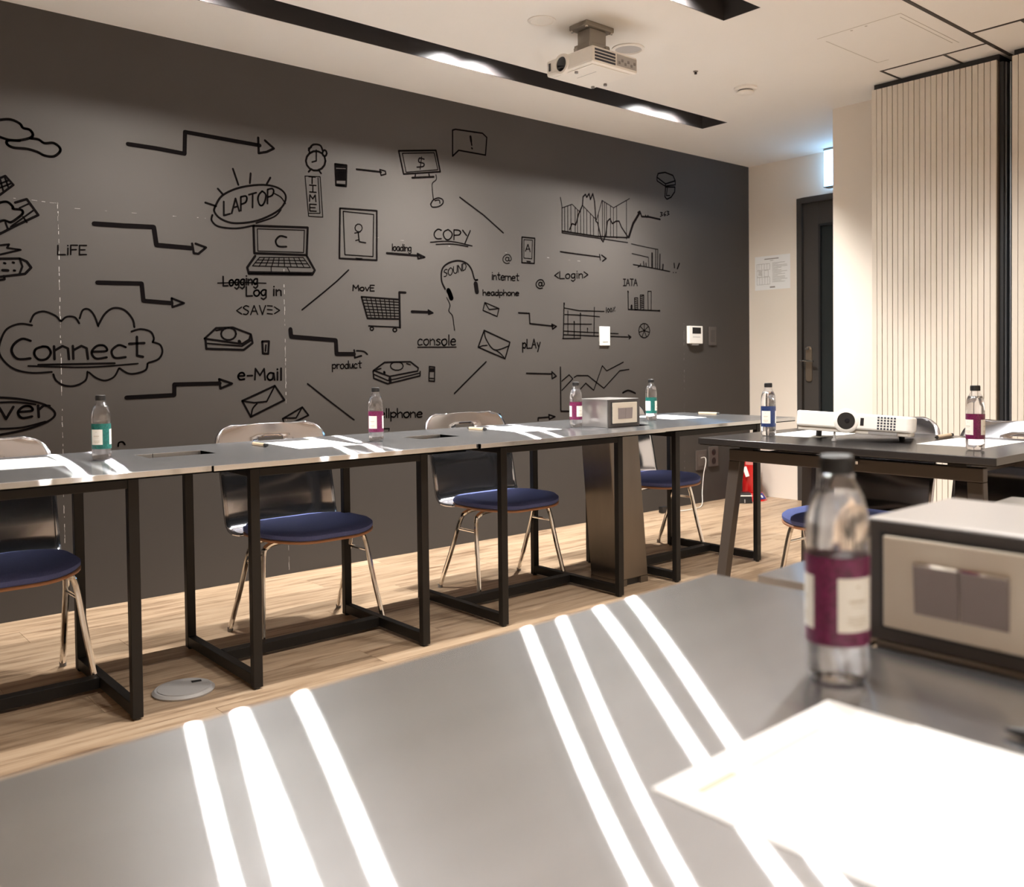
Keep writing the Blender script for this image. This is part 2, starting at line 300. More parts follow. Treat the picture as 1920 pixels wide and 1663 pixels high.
DRAWINGS=[
('drawn_cloud',[(11,1,[766,2014,804,2031,842,2039,874,2028,886,2012,909,2009,921,1992,911,1976,872,1960,834,1956,803,1962,778,1966]),(11,1,[872,1958,831,1953,827,1938,849,1927,897,1929,936,1922,962,1911,996,1912,1020,1934,1020,1953,997,1968,963,1962,941,1974,911,1974])]),
('drawn_arrow',[(19,0,[1293,2008,1414,2007,1538,2001,1542,2100,1715,2096,1898,2092]),(12,0,[1891,2128,1892,2054,1933,2066,1970,2088,1925,2120])]),
('drawn_film_strip',[(9,0,[780,1786,818,1809,846,1776,798,1731,779,1718]),(7,0,[786,1769,830,1792]),(7,0,[785,1751,838,1781]),(7,0,[815,1805,828,1763]),(7,0,[799,1795,810,1743])]),
('drawn_map',[(10,0,[851,1705,893,1724,934,1663,858,1616,794,1574,769,1561]),(7,0,[866,1685,902,1707]),(7,0,[833,1606,915,1679]),(7,0,[814,1622,823,1594]),(7,0,[878,1650,891,1629]),(10,1,[778,1683,797,1699,822,1705,841,1689,844,1679,872,1678,877,1664,859,1644,833,1624,808,1629,776,1612])]),
('drawn_zigzag',[(8,0,[781,1525,825,1534,818,1519,866,1515,792,1490,780,1491])]),
('drawn_pencil',[(10,0,[779,1473,862,1479,887,1469,903,1445,880,1418,828,1408,778,1398]),(8,0,[862,1479,871,1447,860,1417]),(9,0,[806,1457,810,1456]),(9,0,[837,1462,841,1461]),(11,0,[800,1428,819,1428]),(9,0,[840,1429,844,1429]),(9,0,[784,1386,806,1392,804,1405])]),
('drawn_word',[(6,0,[1005,1544,1004,1505,1032,1507]),(6,0,[1043,1535,1042,1508]),(6,0,[1043,1545,1043,1546]),(6,0,[1080,1550,1054,1548,1053,1509]),(6,0,[1053,1529,1075,1531]),(6,0,[1115,1552,1088,1550,1087,1511,1114,1513]),(6,0,[1088,1531,1109,1533])]),
('drawn_arrow',[(21,0,[1148,1647,1271,1650,1395,1655,1405,1576,1560,1574]),(11,0,[1564,1595,1571,1551,1592,1550,1628,1582,1580,1596])]),
('drawn_bubble',[(10,3,[1675,1777,1710,1831,1796,1878,1912,1905,1994,1897,2028,1858,1992,1793,1882,1731,1767,1707,1699,1722,1670,1752,1675,1777]),(9,1,[1661,1735,1657,1709,1690,1684,1775,1683,1855,1703]),(8,1,[2001,1794,1964,1756,1873,1717]),(7,1,[1970,1869,2002,1855,2025,1827]),(10,0,[1763,1962,1788,1890]),(10,0,[1850,1952,1845,1905]),(10,0,[1949,1944,1930,1911]),(10,0,[1689,1860,1714,1835]),(10,0,[1629,1789,1679,1778]),(9,0,[1716,1803,1715,1738,1745,1749]),(9,0,[1753,1752,1773,1824,1790,1766]),(9,0,[1762,1780,1784,1788]),(9,0,[1798,1769,1799,1834]),(9,1,[1799,1834,1823,1841,1829,1829,1821,1810,1799,1799]),(9,0,[1839,1849,1876,1863]),(9,0,[1858,1856,1856,1790]),(9,1,[1906,1874,1889,1854,1884,1830,1893,1806,1908,1808,1921,1833,1923,1861,1906,1874]),(9,0,[1932,1817,1934,1885]),(9,1,[1934,1885,1958,1892,1965,1879,1956,1859,1933,1848])]),
('drawn_laptop',[(12,0,[1859,1703,2142,1720,2134,1582,1861,1572,1859,1703]),(5,0,[1878,1690,2124,1705,2118,1594,1879,1584,1878,1690]),(10,1,[2027,1662,1994,1665,1971,1640,1984,1615,2026,1616]),(12,0,[1865,1559,1824,1501,1832,1472,2162,1486,2177,1509,2134,1578]),(13,0,[1833,1479,2167,1493]),(5,0,[1887,1554,1851,1511,2153,1521,2115,1569,1887,1554]),(5,0,[1876,1541,2124,1554]),(5,0,[1866,1527,2138,1539]),(5,0,[1912,1555,1883,1510]),(5,0,[1937,1557,1916,1512]),(5,0,[1962,1559,1948,1513]),(5,0,[1987,1561,1982,1515]),(5,0,[2012,1562,2015,1517]),(5,0,[2037,1564,2049,1518]),(5,0,[2063,1566,2083,1520]),(5,0,[2089,1568,2118,1521]),(5,0,[1945,1513,1945,1485]),(5,0,[2029,1514,2042,1491])]),
('drawn_alarm_clock',[(11,0,[2246,2066,2240,2044,2225,2025,2203,2012,2179,2009,2158,2016,2143,2031,2138,2051,2144,2073,2159,2092,2181,2105,2205,2108,2226,2102,2241,2087,2246,2066]),(10,1,[2154,2106,2178,2137,2218,2140,2232,2113]),(9,0,[2160,2092,2154,2115,2169,2124]),(10,0,[2254,2106,2250,2094,2241,2088,2233,2091,2230,2102,2233,2114,2242,2120,2250,2117,2254,2106]),(8,0,[2196,2113,2195,2059,2172,2050]),(10,0,[2167,2015,2152,1999]),(10,0,[2206,2016,2220,2000])]),
('drawn_sign_box',[(5,0,[2132,1975,2215,1982,2226,1780,2148,1777,2132,1975]),(5,0,[2203,1974,2211,1798,2151,1792]),(7,0,[2153,1975,2188,1977]),(7,0,[2171,1976,2170,1942]),(7,0,[2156,1933,2191,1935]),(7,0,[2174,1934,2173,1900]),(7,0,[2156,1899,2191,1901]),(7,0,[2154,1852,2157,1885,2172,1866,2186,1887,2189,1854]),(7,0,[2191,1840,2155,1838,2155,1804,2190,1806]),(7,0,[2155,1821,2184,1823])]),
('drawn_phone',[(10,0,[2300,2058,2366,2060,2361,1951,2303,1949,2300,2058]),(18,0,[2304,2048,2361,2053]),(12,0,[2309,2029,2357,2034]),(12,0,[2309,2021,2356,2026]),(12,0,[2309,2013,2356,2018]),(12,0,[2309,2005,2356,2010]),(12,0,[2308,1997,2356,2001]),(12,0,[2308,1989,2356,1993]),(12,0,[2308,1980,2356,1985]),(12,0,[2306,1954,2355,1956])]),
('drawn_arrow',[(11,0,[2424,2047,2570,2052]),(8,0,[2563,2064,2570,2034,2600,2045,2597,2060,2563,2064])]),
('drawn_monitor',[(10,0,[2682,2180,2925,2218,2952,2103,2711,2059,2682,2180]),(6,0,[2705,2170,2913,2203,2936,2112,2727,2071,2705,2170]),(8,1,[2845,2158,2815,2159,2811,2138,2843,2134,2838,2117,2798,2108]),(6,0,[2829,2168,2818,2099]),(9,0,[2787,2065,2784,2052]),(9,0,[2876,2080,2879,2067]),(12,0,[2766,2046,2907,2069]),(6,1,[2923,2083,2924,2056,2898,2032,2897,1999,2903,1945]),(8,3,[2884,1916,2904,1942,2938,1956,2966,1949,2966,1928,2937,1908,2896,1901,2884,1916]),(7,1,[2913,1938,2941,1944,2947,1928])]),
('drawn_speech_bubble',[(9,0,[3040,2348,3061,2356,3253,2364,3284,2345,3273,2241,3081,2241,3038,2202,3040,2348]),(15,0,[3166,2331,3170,2306]),(10,0,[3170,2306,3174,2284]),(11,0,[3174,2267,3177,2265])]),
('drawn_line',[(9,0,[3085,1976,3254,1892,3399,1802])]),
('drawn_tablet',[(10,0,[2324,1835,2541,1844,2536,1583,2316,1578,2324,1835]),(6,0,[2342,1821,2522,1823,2514,1601,2348,1599,2342,1821]),(6,0,[2452,1746,2448,1734,2437,1725,2424,1724,2413,1731,2409,1742,2413,1754,2424,1763,2438,1764,2448,1758,2452,1746]),(7,0,[2427,1725,2433,1673,2471,1670]),(6,0,[2407,1715,2440,1724]),(6,0,[2412,1677,2433,1684]),(8,0,[2412,1584,2448,1585])]),
('drawn_word',[(8,1,[2954,1778,2933,1782,2912,1767,2905,1747,2921,1729,2953,1731]),(8,1,[3001,1786,2975,1773,2968,1753,2982,1732,3004,1730,3024,1748,3026,1770,3001,1786]),(8,0,[3040,1732,3041,1788]),(8,1,[3041,1788,3077,1788,3088,1776,3074,1762,3041,1758]),(9,0,[3102,1791,3129,1764]),(8,0,[3156,1794,3117,1718]),(7,1,[2880,1705,3017,1721,3167,1707]),(7,1,[2917,1696,3034,1707,3137,1701])]),
('drawn_arrow',[(6,0,[2634,1677,2633,1641]),(6,1,[2648,1663,2641,1659,2639,1650,2644,1642,2652,1643,2656,1653,2654,1662,2648,1663]),(6,1,[2677,1664,2667,1664,2661,1653,2665,1643,2674,1646,2677,1664]),(6,0,[2677,1664,2679,1643]),(6,1,[2700,1661,2690,1664,2683,1654,2688,1644,2696,1646,2700,1658]),(6,0,[2700,1680,2701,1644]),(6,0,[2708,1669,2708,1644]),(6,0,[2708,1677,2709,1678]),(6,0,[2714,1666,2715,1645]),(6,0,[2715,1659,2724,1666,2730,1663,2731,1645]),(6,1,[2752,1667,2742,1667,2735,1658,2740,1648,2749,1650,2752,1667]),(6,0,[2752,1667,2752,1639,2743,1632,2736,1637]),(13,0,[2599,1625,2794,1625]),(10,0,[2793,1637,2841,1620,2797,1609,2793,1637]),(9,0,[2799,1626,2822,1620])]),
('drawn_at_sign',[(6,0,[3439,1650,3436,1643,3430,1638,3422,1638,3416,1641,3413,1648,3416,1655,3422,1660,3430,1660,3437,1657,3439,1650]),(6,1,[3440,1660,3441,1640,3453,1643,3458,1656,3443,1675,3416,1673,3396,1655,3397,1634,3419,1623,3443,1627])]),
('drawn_line',[(8,0,[2104,1308,2230,1405,2300,1461,2368,1522])]),
('drawn_shopping_cart',[(7,0,[2391,1416,2394,1445,2409,1428,2423,1446,2426,1417]),(7,1,[2446,1436,2435,1432,2433,1425,2440,1418,2451,1419,2457,1427,2453,1435,2446,1436]),(7,0,[2465,1437,2475,1419,2487,1438]),(7,0,[2519,1450,2494,1449,2494,1419,2518,1420]),(7,0,[2494,1435,2514,1436]),(10,0,[2441,1386,2665,1381]),(10,0,[2441,1386,2475,1275,2667,1276]),(13,0,[2712,1420,2673,1420,2674,1230]),(8,0,[2482,1235,2674,1231]),(7,0,[2510,1221,2509,1217,2506,1214,2502,1212,2498,1212,2494,1213,2491,1217,2490,1220,2491,1224,2494,1228,2498,1229,2503,1229,2507,1228,2509,1225,2510,1221]),(8,0,[2653,1217,2652,1212,2648,1209,2644,1207,2639,1207,2634,1209,2631,1212,2630,1216,2631,1221,2634,1224,2639,1226,2644,1226,2649,1224,2652,1221,2653,1217]),(5,0,[2468,1385,2499,1275]),(6,0,[2496,1385,2522,1275]),(6,0,[2523,1384,2546,1275]),(6,0,[2551,1384,2570,1275]),(6,0,[2579,1383,2594,1276]),(6,0,[2608,1382,2618,1276]),(6,0,[2636,1382,2642,1276]),(6,0,[2446,1370,2667,1366]),(6,0,[2451,1354,2667,1351]),(6,0,[2456,1338,2666,1336]),(6,0,[2460,1322,2666,1321]),(6,0,[2465,1307,2666,1306]),(6,0,[2470,1291,2666,1291])]),
('drawn_arrow',[(15,0,[2751,1318,2862,1318]),(9,0,[2859,1330,2890,1315,2861,1307,2859,1330]),(9,0,[2866,1318,2878,1316])]),
('drawn_headphones',[(10,1,[2975,1451,2951,1498,2956,1560,2998,1597,3066,1616,3126,1605,3161,1572,3182,1517,3204,1515]),(30,1,[2997,1444,3008,1425,3016,1402]),(30,0,[3190,1491,3198,1446]),(6,1,[2985,1404,3007,1363,2998,1329,3023,1302,3031,1254,3036,1226]),(8,0,[3035,1224,3036,1222]),(6,1,[2990,1561,2979,1561,2969,1549,2978,1543,2988,1539,2982,1524,2968,1521]),(6,1,[3014,1573,3001,1560,2997,1545,3004,1532,3016,1533,3026,1549,3027,1565,3014,1573]),(6,1,[3035,1580,3035,1552,3045,1543,3058,1553,3060,1588]),(6,0,[3067,1550,3067,1590,3091,1558,3092,1598]),(6,0,[3099,1560,3099,1601,3116,1602,3124,1588,3116,1569,3099,1560])]),
('drawn_word',[(7,0,[3313,1551,3312,1522]),(7,0,[3313,1562,3313,1563]),(7,0,[3321,1548,3321,1522]),(7,0,[3322,1540,3334,1548,3341,1543,3343,1523]),(7,0,[3361,1565,3361,1527,3370,1525]),(7,0,[3350,1551,3372,1552]),(7,1,[3379,1536,3400,1538,3397,1548,3386,1548,3377,1536,3384,1523,3400,1525]),(7,0,[3408,1549,3409,1523]),(7,0,[3409,1540,3417,1549,3426,1547]),(7,0,[3432,1550,3432,1524]),(7,0,[3432,1541,3445,1550,3453,1545,3454,1524]),(7,1,[3463,1537,3484,1539,3481,1549,3469,1549,3461,1536,3468,1524,3484,1526]),(7,0,[3504,1567,3504,1528,3513,1526]),(7,0,[3492,1553,3516,1554])]),
('drawn_word',[(7,0,[3242,1459,3243,1427]),(7,0,[3243,1439,3255,1447,3263,1443,3264,1428]),(7,1,[3272,1438,3293,1440,3290,1447,3279,1447,3271,1437,3277,1428,3293,1430]),(7,1,[3324,1449,3310,1449,3301,1438,3308,1429,3319,1432,3324,1449]),(7,0,[3324,1449,3327,1430]),(7,1,[3356,1447,3342,1449,3333,1439,3340,1430,3351,1432,3356,1443]),(7,0,[3356,1464,3357,1431]),(7,0,[3365,1451,3366,1418]),(7,1,[3366,1445,3379,1451,3390,1444,3382,1433,3367,1435]),(7,0,[3396,1466,3397,1432]),(7,0,[3397,1445,3409,1452,3418,1449,3419,1433]),(7,1,[3439,1454,3428,1449,3426,1441,3433,1434,3445,1435,3451,1444,3447,1452,3439,1454]),(7,0,[3458,1454,3458,1434]),(7,0,[3458,1448,3471,1455,3479,1451,3481,1435]),(7,1,[3490,1446,3512,1448,3508,1456,3496,1455,3488,1445,3495,1436,3511,1438])]),
('drawn_envelope',[(7,0,[3255,1386,3360,1354,3345,1307,3241,1340,3255,1386]),(7,0,[3255,1386,3286,1346,3360,1354])]),
('drawn_arrow',[(22,0,[2040,1210,2043,1174,2288,1158,2291,1088,2392,1087]),(10,0,[2393,1108,2396,1068,2435,1078]),(8,1,[2407,1105,2450,1101,2471,1086])]),
('drawn_word',[(6,0,[2266,1035,2266,997]),(6,1,[2267,1029,2277,1035,2286,1027,2279,1014,2267,1017]),(6,0,[2292,1035,2293,1013]),(6,0,[2293,1027,2299,1035,2307,1033]),(6,1,[2323,1036,2314,1031,2312,1022,2317,1013,2327,1014,2332,1024,2329,1034,2323,1036]),(6,1,[2357,1032,2346,1035,2338,1024,2344,1013,2353,1015,2357,1028]),(6,0,[2358,1052,2359,1014]),(6,0,[2366,1036,2367,1017,2377,1014,2383,1036]),(6,0,[2384,1037,2385,1014]),(6,1,[2409,1033,2400,1037,2391,1027,2395,1015,2409,1016]),(6,0,[2425,1051,2425,1018,2432,1016]),(6,0,[2415,1039,2435,1040])]),
('drawn_line',[(8,0,[2127,939,2241,852,2386,745])]),
('drawn_money_stack',[(9,0,[2507,1001,2575,1043,2737,1045,2788,1011,2784,994,2604,967,2507,1001]),(9,0,[2504,998,2507,959,2592,928,2799,967,2800,991]),(7,0,[2511,979,2592,946,2642,953,2796,982]),(7,0,[2691,1022,2687,1012,2676,1004,2660,1000,2642,1000,2626,1005,2615,1013,2611,1023,2615,1033,2627,1041,2643,1045,2660,1045,2676,1040,2687,1032,2691,1022]),(18,0,[2606,957,2608,938]),(8,0,[2522,1004,2552,1010]),(14,0,[2571,991,2574,987]),(7,0,[2713,1035,2737,1028])]),
('drawn_can',[(8,0,[2861,1017,2897,1014,2894,935,2857,938,2861,1017]),(12,0,[2864,1003,2892,1002]),(12,0,[2864,993,2892,992]),(7,0,[2864,952,2888,951])]),
('drawn_word',[(7,1,[2816,1164,2802,1169,2788,1155,2793,1137,2816,1139]),(7,1,[2843,1169,2829,1163,2826,1150,2835,1137,2850,1138,2859,1153,2854,1167,2843,1169]),(7,0,[2869,1170,2869,1137]),(7,0,[2870,1159,2886,1170,2897,1163,2899,1137]),(7,1,[2936,1166,2923,1170,2912,1162,2925,1155,2936,1146,2923,1137,2909,1140]),(8,1,[2965,1170,2950,1164,2947,1151,2956,1137,2972,1138,2982,1153,2976,1168,2965,1170]),(8,0,[2996,1194,2995,1137]),(8,1,[3010,1155,3040,1157,3035,1170,3020,1170,3008,1154,3017,1138,3040,1140]),(7,0,[2786,1124,3046,1126])]),
('drawn_envelope',[(9,0,[3248,1224,3440,1156,3401,1058,3202,1126,3248,1224]),(8,1,[3248,1224,3261,1173,3324,1110,3435,1135]),(7,0,[3205,1126,3234,1134,3268,1137]),(7,1,[3324,1112,3365,1091,3401,1058])]),
('drawn_line',[(9,0,[3029,863,3151,958,3259,1041])]),
('drawn_word',[(8,1,[2529,773,2515,778,2501,767,2507,752,2528,752]),(8,1,[2540,764,2568,765,2563,775,2548,776,2537,763,2546,749,2567,751]),(8,0,[2582,795,2582,748]),(8,0,[2597,794,2596,747]),(8,0,[2608,775,2609,728]),(8,1,[2609,767,2627,774,2642,763,2630,748,2610,752]),(8,0,[2650,793,2651,745]),(8,0,[2651,763,2668,773,2679,767,2681,744]),(8,1,[2708,771,2693,766,2690,755,2699,743,2715,744,2725,756,2719,769,2708,771]),(8,0,[2733,770,2734,742]),(8,0,[2734,761,2751,770,2763,764,2765,741]),(8,1,[2777,755,2807,756,2802,767,2786,767,2774,754,2784,740,2807,742]),(6,0,[2547,690,2598,688,2595,676])]),
('drawn_bracket',[(7,0,[3332,731,3359,732,3359,710])]),
('drawn_phone',[(9,0,[3543,1789,3645,1790,3639,1637,3540,1635,3543,1789]),(5,0,[3558,1775,3626,1777,3620,1664,3556,1664,3558,1775]),(7,0,[3570,1707,3590,1749,3607,1706]),(6,0,[3575,1718,3605,1722]),(7,0,[3579,1646,3608,1646])]),
('drawn_stock_chart',[(7,0,[3861,2062,3873,2007,3871,1843,4163,1836,4467,1829]),(10,0,[3871,1854,4185,1846,4467,1862]),(6,0,[3875,1999,3960,2030,4023,1991,4051,2033,4176,1952,4228,2084,4335,2047,4488,2124]),(10,0,[3936,1868,3958,1908,3990,1903,4017,1975,4051,2033,4057,2088,4079,2106,4089,2088,4111,2114,4122,2078,4144,2118,4160,2068,4170,1943,4186,1935,4219,1829,4235,1815,4259,1864,4277,1953,4300,1972,4322,1942,4357,1961,4386,1964,4409,1926,4467,1870]),(19,0,[4479,1867,4522,1960,4584,2036]),(13,0,[4571,2039,4590,2049,4608,2016,4682,2021,4795,2015]),(8,0,[4645,2030,4657,2014,4672,2031]),(7,1,[4798,2063,4820,2064,4806,2051,4823,2047,4797,2035]),(7,1,[4854,2075,4835,2054,4843,2044,4855,2054,4836,2053]),(7,1,[4866,2078,4889,2078,4875,2065,4892,2061,4866,2049]),(6,0,[3896,2007,3895,1854]),(6,0,[3922,2016,3921,1854]),(6,0,[3949,2026,3948,1854]),(6,0,[3986,2014,3985,1853]),(6,0,[4007,2001,4006,1853]),(6,0,[4034,2008,4033,1853]),(6,0,[4061,2026,4060,1853]),(6,0,[4088,2009,4087,1853]),(6,0,[4121,1987,4120,1852]),(6,0,[4148,1970,4148,1852]),(6,0,[4193,1996,4192,1852]),(6,0,[4231,2082,4229,1852]),(6,0,[4250,2076,4248,1851]),(6,0,[4269,2069,4267,1851]),(6,0,[4307,2057,4305,1851]),(6,0,[4333,2048,4332,1851]),(6,0,[4364,2062,4363,1850]),(6,0,[4459,2109,4456,1850])]),
('drawn_arrow',[(9,0,[3856,1724,4030,1719,4200,1715]),(9,0,[4201,1731,4208,1695]),(10,0,[4220,1728,4262,1709,4228,1689])]),
('drawn_pie_chart',[(10,0,[4766,2302,4779,2329,4850,2346,4934,2336,4959,2301,4855,2267,4766,2302]),(9,0,[4766,2302,4767,2277,4849,2251,4959,2273,4959,2301]),(9,0,[4855,2267,4851,2252]),(10,0,[4855,2245,4955,2257,4952,2223,4912,2180,4867,2162,4848,2177,4855,2245]),(8,0,[4874,2239,4863,2187,4899,2191])]),
('drawn_bar_chart',[(8,0,[4519,1686,4703,1675,4894,1661]),(6,0,[4503,1824,4630,1814,4767,1806]),(6,0,[4508,1759,4672,1745,4675,1679]),(16,0,[4710,1775,4709,1678]),(8,0,[4748,1801,4745,1675]),(8,0,[4769,1807,4765,1672]),(10,0,[4792,1775,4788,1673]),(13,0,[4823,1705,4819,1672]),(9,0,[4622,1713,4628,1684]),(9,0,[4647,1704,4648,1685]),(9,0,[4592,1694,4591,1679]),(8,0,[4567,1672,4592,1684]),(11,0,[4940,1721,4944,1691]),(13,0,[4997,1724,4975,1686]),(7,0,[4930,1656,4934,1656]),(7,0,[4956,1657,4962,1658])]),
('drawn_word',[(8,0,[3838,1593,3806,1573,3838,1558]),(8,0,[3849,1600,3848,1555,3888,1558]),(8,1,[3917,1589,3902,1582,3898,1570,3908,1560,3925,1562,3934,1575,3929,1587,3917,1589]),(8,1,[3980,1592,3959,1592,3946,1578,3956,1566,3972,1570,3980,1592]),(8,0,[3980,1592,3979,1556,3962,1545,3947,1551]),(8,0,[3997,1598,3997,1566]),(8,0,[3997,1610,3998,1611]),(8,0,[4013,1596,4014,1567]),(8,0,[4014,1587,4032,1597,4044,1593,4046,1570]),(8,0,[4059,1610,4094,1594,4059,1574])]),
('drawn_at_sign',[(8,0,[3699,1514,3696,1507,3689,1502,3681,1502,3674,1506,3672,1513,3675,1520,3681,1524,3690,1525,3696,1521,3699,1514]),(8,1,[3700,1525,3701,1503,3714,1507,3719,1520,3703,1539,3675,1538,3654,1520,3655,1499,3678,1487,3703,1490])]),
('drawn_bar_chart',[(8,0,[4422,1583,4446,1584]),(8,0,[4434,1584,4433,1539]),(8,0,[4421,1539,4445,1540]),(8,0,[4449,1540,4466,1585,4483,1542]),(8,0,[4456,1557,4477,1558]),(8,0,[4487,1587,4521,1588]),(8,0,[4504,1587,4503,1543]),(8,0,[4524,1544,4542,1589,4558,1545]),(8,0,[4532,1561,4553,1562]),(9,0,[4467,1503,4468,1383,4781,1383]),(14,0,[4466,1503,4468,1499]),(13,0,[4777,1384,4783,1383]),(19,0,[4500,1408,4499,1386]),(7,0,[4529,1462,4562,1464,4561,1382,4531,1381,4529,1462]),(7,0,[4586,1484,4623,1486,4621,1383,4588,1382,4586,1484]),(7,0,[4664,1512,4698,1514,4696,1384,4665,1383,4664,1512]),(6,0,[4532,1453,4560,1448]),(6,0,[4531,1440,4560,1435]),(6,0,[4531,1428,4560,1423]),(6,0,[4531,1415,4560,1410]),(6,0,[4531,1402,4559,1397]),(6,0,[4531,1390,4559,1385]),(7,0,[4589,1473,4621,1480]),(7,0,[4589,1460,4621,1467]),(7,0,[4589,1447,4621,1454]),(7,0,[4589,1434,4621,1441]),(7,0,[4589,1422,4620,1429]),(7,0,[4588,1409,4620,1416]),(7,0,[4588,1396,4620,1403])]),
('drawn_pie_chart',[(8,0,[4680,1244,4674,1222,4658,1205,4636,1195,4611,1195,4589,1204,4574,1221,4569,1242,4575,1264,4590,1281,4612,1291,4637,1291,4659,1282,4674,1265,4680,1244]),(7,0,[4624,1243,4625,1290]),(7,0,[4624,1243,4666,1273]),(7,0,[4624,1243,4675,1233]),(7,0,[4624,1243,4646,1201]),(7,0,[4624,1243,4601,1200]),(7,0,[4624,1243,4573,1232]),(7,0,[4624,1243,4584,1272])]),
('drawn_arrow',[(10,0,[3510,1333,3595,1332,3598,1270,3789,1258]),(10,0,[3777,1270,3783,1240,3816,1257,3777,1270])]),
('drawn_grid_chart',[(8,0,[3883,1405,3873,1182]),(12,0,[3883,1403,3884,1397]),(7,0,[3882,1374,4013,1361,4238,1363]),(7,0,[3888,1333,4039,1333,4195,1327]),(7,0,[3881,1274,4122,1277]),(7,0,[3874,1229,4174,1223,4369,1219]),(8,0,[3874,1206,4180,1201,4487,1198]),(8,0,[3867,1182,4024,1185]),(6,0,[3915,1357,3913,1207]),(7,0,[3968,1290,3967,1186]),(7,0,[4023,1346,4021,1185]),(7,0,[4085,1251,4085,1223]),(7,0,[4149,1387,4143,1200]),(11,0,[3968,1290,3969,1283]),(11,0,[4023,1344,4025,1340]),(10,0,[4085,1249,4086,1245]),(9,0,[4466,1211,4492,1198,4473,1186]),(7,0,[4259,1388,4258,1356]),(7,1,[4278,1384,4269,1370,4278,1358,4287,1372,4278,1384]),(7,1,[4303,1387,4294,1373,4302,1361,4311,1375,4303,1387]),(7,0,[4341,1395,4318,1363]),(7,0,[4323,1389,4325,1388]),(7,0,[4337,1370,4339,1369])]),
('drawn_word',[(9,0,[3539,1153,3539,1097]),(9,1,[3540,1144,3554,1153,3565,1141,3556,1122,3540,1126]),(9,0,[3574,1174,3573,1120,3603,1121]),(9,0,[3611,1121,3630,1176,3646,1122]),(9,0,[3619,1142,3641,1143]),(9,0,[3655,1155,3667,1128]),(9,0,[3680,1157,3659,1100])]),
('drawn_arrow',[(10,0,[3567,969,3773,962]),(9,0,[3773,976,3775,933,3811,947,3773,976])]),
('drawn_line_chart',[(10,0,[3846,1003,3846,727,3929,723]),(8,0,[3857,916,3920,954,3951,928,3857,858]),(8,0,[3963,937,3989,948,4085,946,4229,861,4380,973,4470,981]),(8,0,[4007,853,4065,898,4136,850,4217,1008,4257,974,4415,1030])]),
('drawn_arc',[(13,1,[4408,826,4462,840,4530,819])]),
('drawn_arrow',[(10,0,[3656,679,3656,694,3745,695]),(10,0,[3745,710,3748,681,3796,695,3745,710])]),
('drawn_arrow',[(19,0,[1156,1396,1338,1401,1344,1325,1466,1319]),(10,0,[1467,1341,1470,1301,1522,1321,1467,1341])]),
('drawn_word',[(8,0,[1706,1452,1706,1408,1728,1410]),(8,1,[1746,1439,1737,1433,1735,1422,1740,1411,1750,1413,1755,1426,1752,1437,1746,1439]),(8,1,[1781,1441,1770,1441,1762,1428,1767,1416,1777,1420,1781,1441]),(8,0,[1781,1441,1781,1406,1771,1396,1762,1402]),(8,1,[1809,1444,1797,1443,1789,1431,1795,1418,1804,1422,1809,1444]),(8,0,[1809,1444,1808,1408,1798,1399,1789,1405]),(8,0,[1819,1449,1818,1418]),(8,0,[1819,1460,1820,1461]),(8,0,[1828,1446,1828,1419]),(8,0,[1829,1438,1839,1447,1846,1443,1847,1421]),(8,1,[1874,1450,1863,1449,1854,1437,1860,1424,1870,1428,1874,1450]),(8,0,[1874,1450,1874,1414,1864,1404,1855,1410]),(6,0,[1680,1420,1796,1429,1917,1431])]),
('drawn_word',[(8,0,[1818,1409,1817,1365,1847,1367]),(8,1,[1870,1396,1858,1390,1855,1378,1863,1368,1875,1369,1883,1382,1878,1394,1870,1396]),(8,1,[1917,1398,1902,1398,1891,1385,1899,1372,1911,1376,1917,1398]),(8,0,[1917,1398,1916,1362,1903,1352,1892,1358]),(8,0,[1957,1404,1956,1373]),(8,0,[1957,1416,1958,1417]),(8,0,[1969,1402,1969,1374]),(8,0,[1969,1393,1983,1402,1993,1398,1994,1375])]),
('drawn_word',[(6,0,[1793,1312,1768,1294,1793,1279]),(6,1,[1828,1315,1814,1319,1802,1309,1814,1300,1826,1292,1818,1278,1801,1279]),(6,0,[1837,1277,1855,1321,1872,1279]),(6,0,[1845,1294,1867,1295]),(6,0,[1882,1322,1896,1279,1913,1323]),(6,0,[1947,1322,1922,1323]),(6,0,[1946,1303,1922,1304]),(6,0,[1947,1283,1921,1285]),(6,0,[1958,1318,1985,1302,1958,1285])]),
('drawn_money_stack',[(10,0,[1613,1160,1668,1210,1749,1214,1836,1183,1828,1158,1791,1136,1613,1160]),(11,0,[1617,1156,1620,1113,1799,1108,1844,1141,1837,1179]),(8,0,[1621,1138,1791,1126,1840,1156]),(9,0,[1763,1184,1759,1171,1749,1161,1734,1155,1718,1155,1704,1160,1694,1170,1691,1183,1695,1196,1705,1206,1719,1212,1735,1212,1750,1207,1760,1197,1763,1184]),(16,0,[1778,1149,1782,1140]),(8,0,[1668,1198,1697,1205])]),
('drawn_can',[(11,0,[1893,1149,1927,1150,1922,1089,1895,1091,1893,1149]),(8,0,[1911,1132,1908,1102])]),
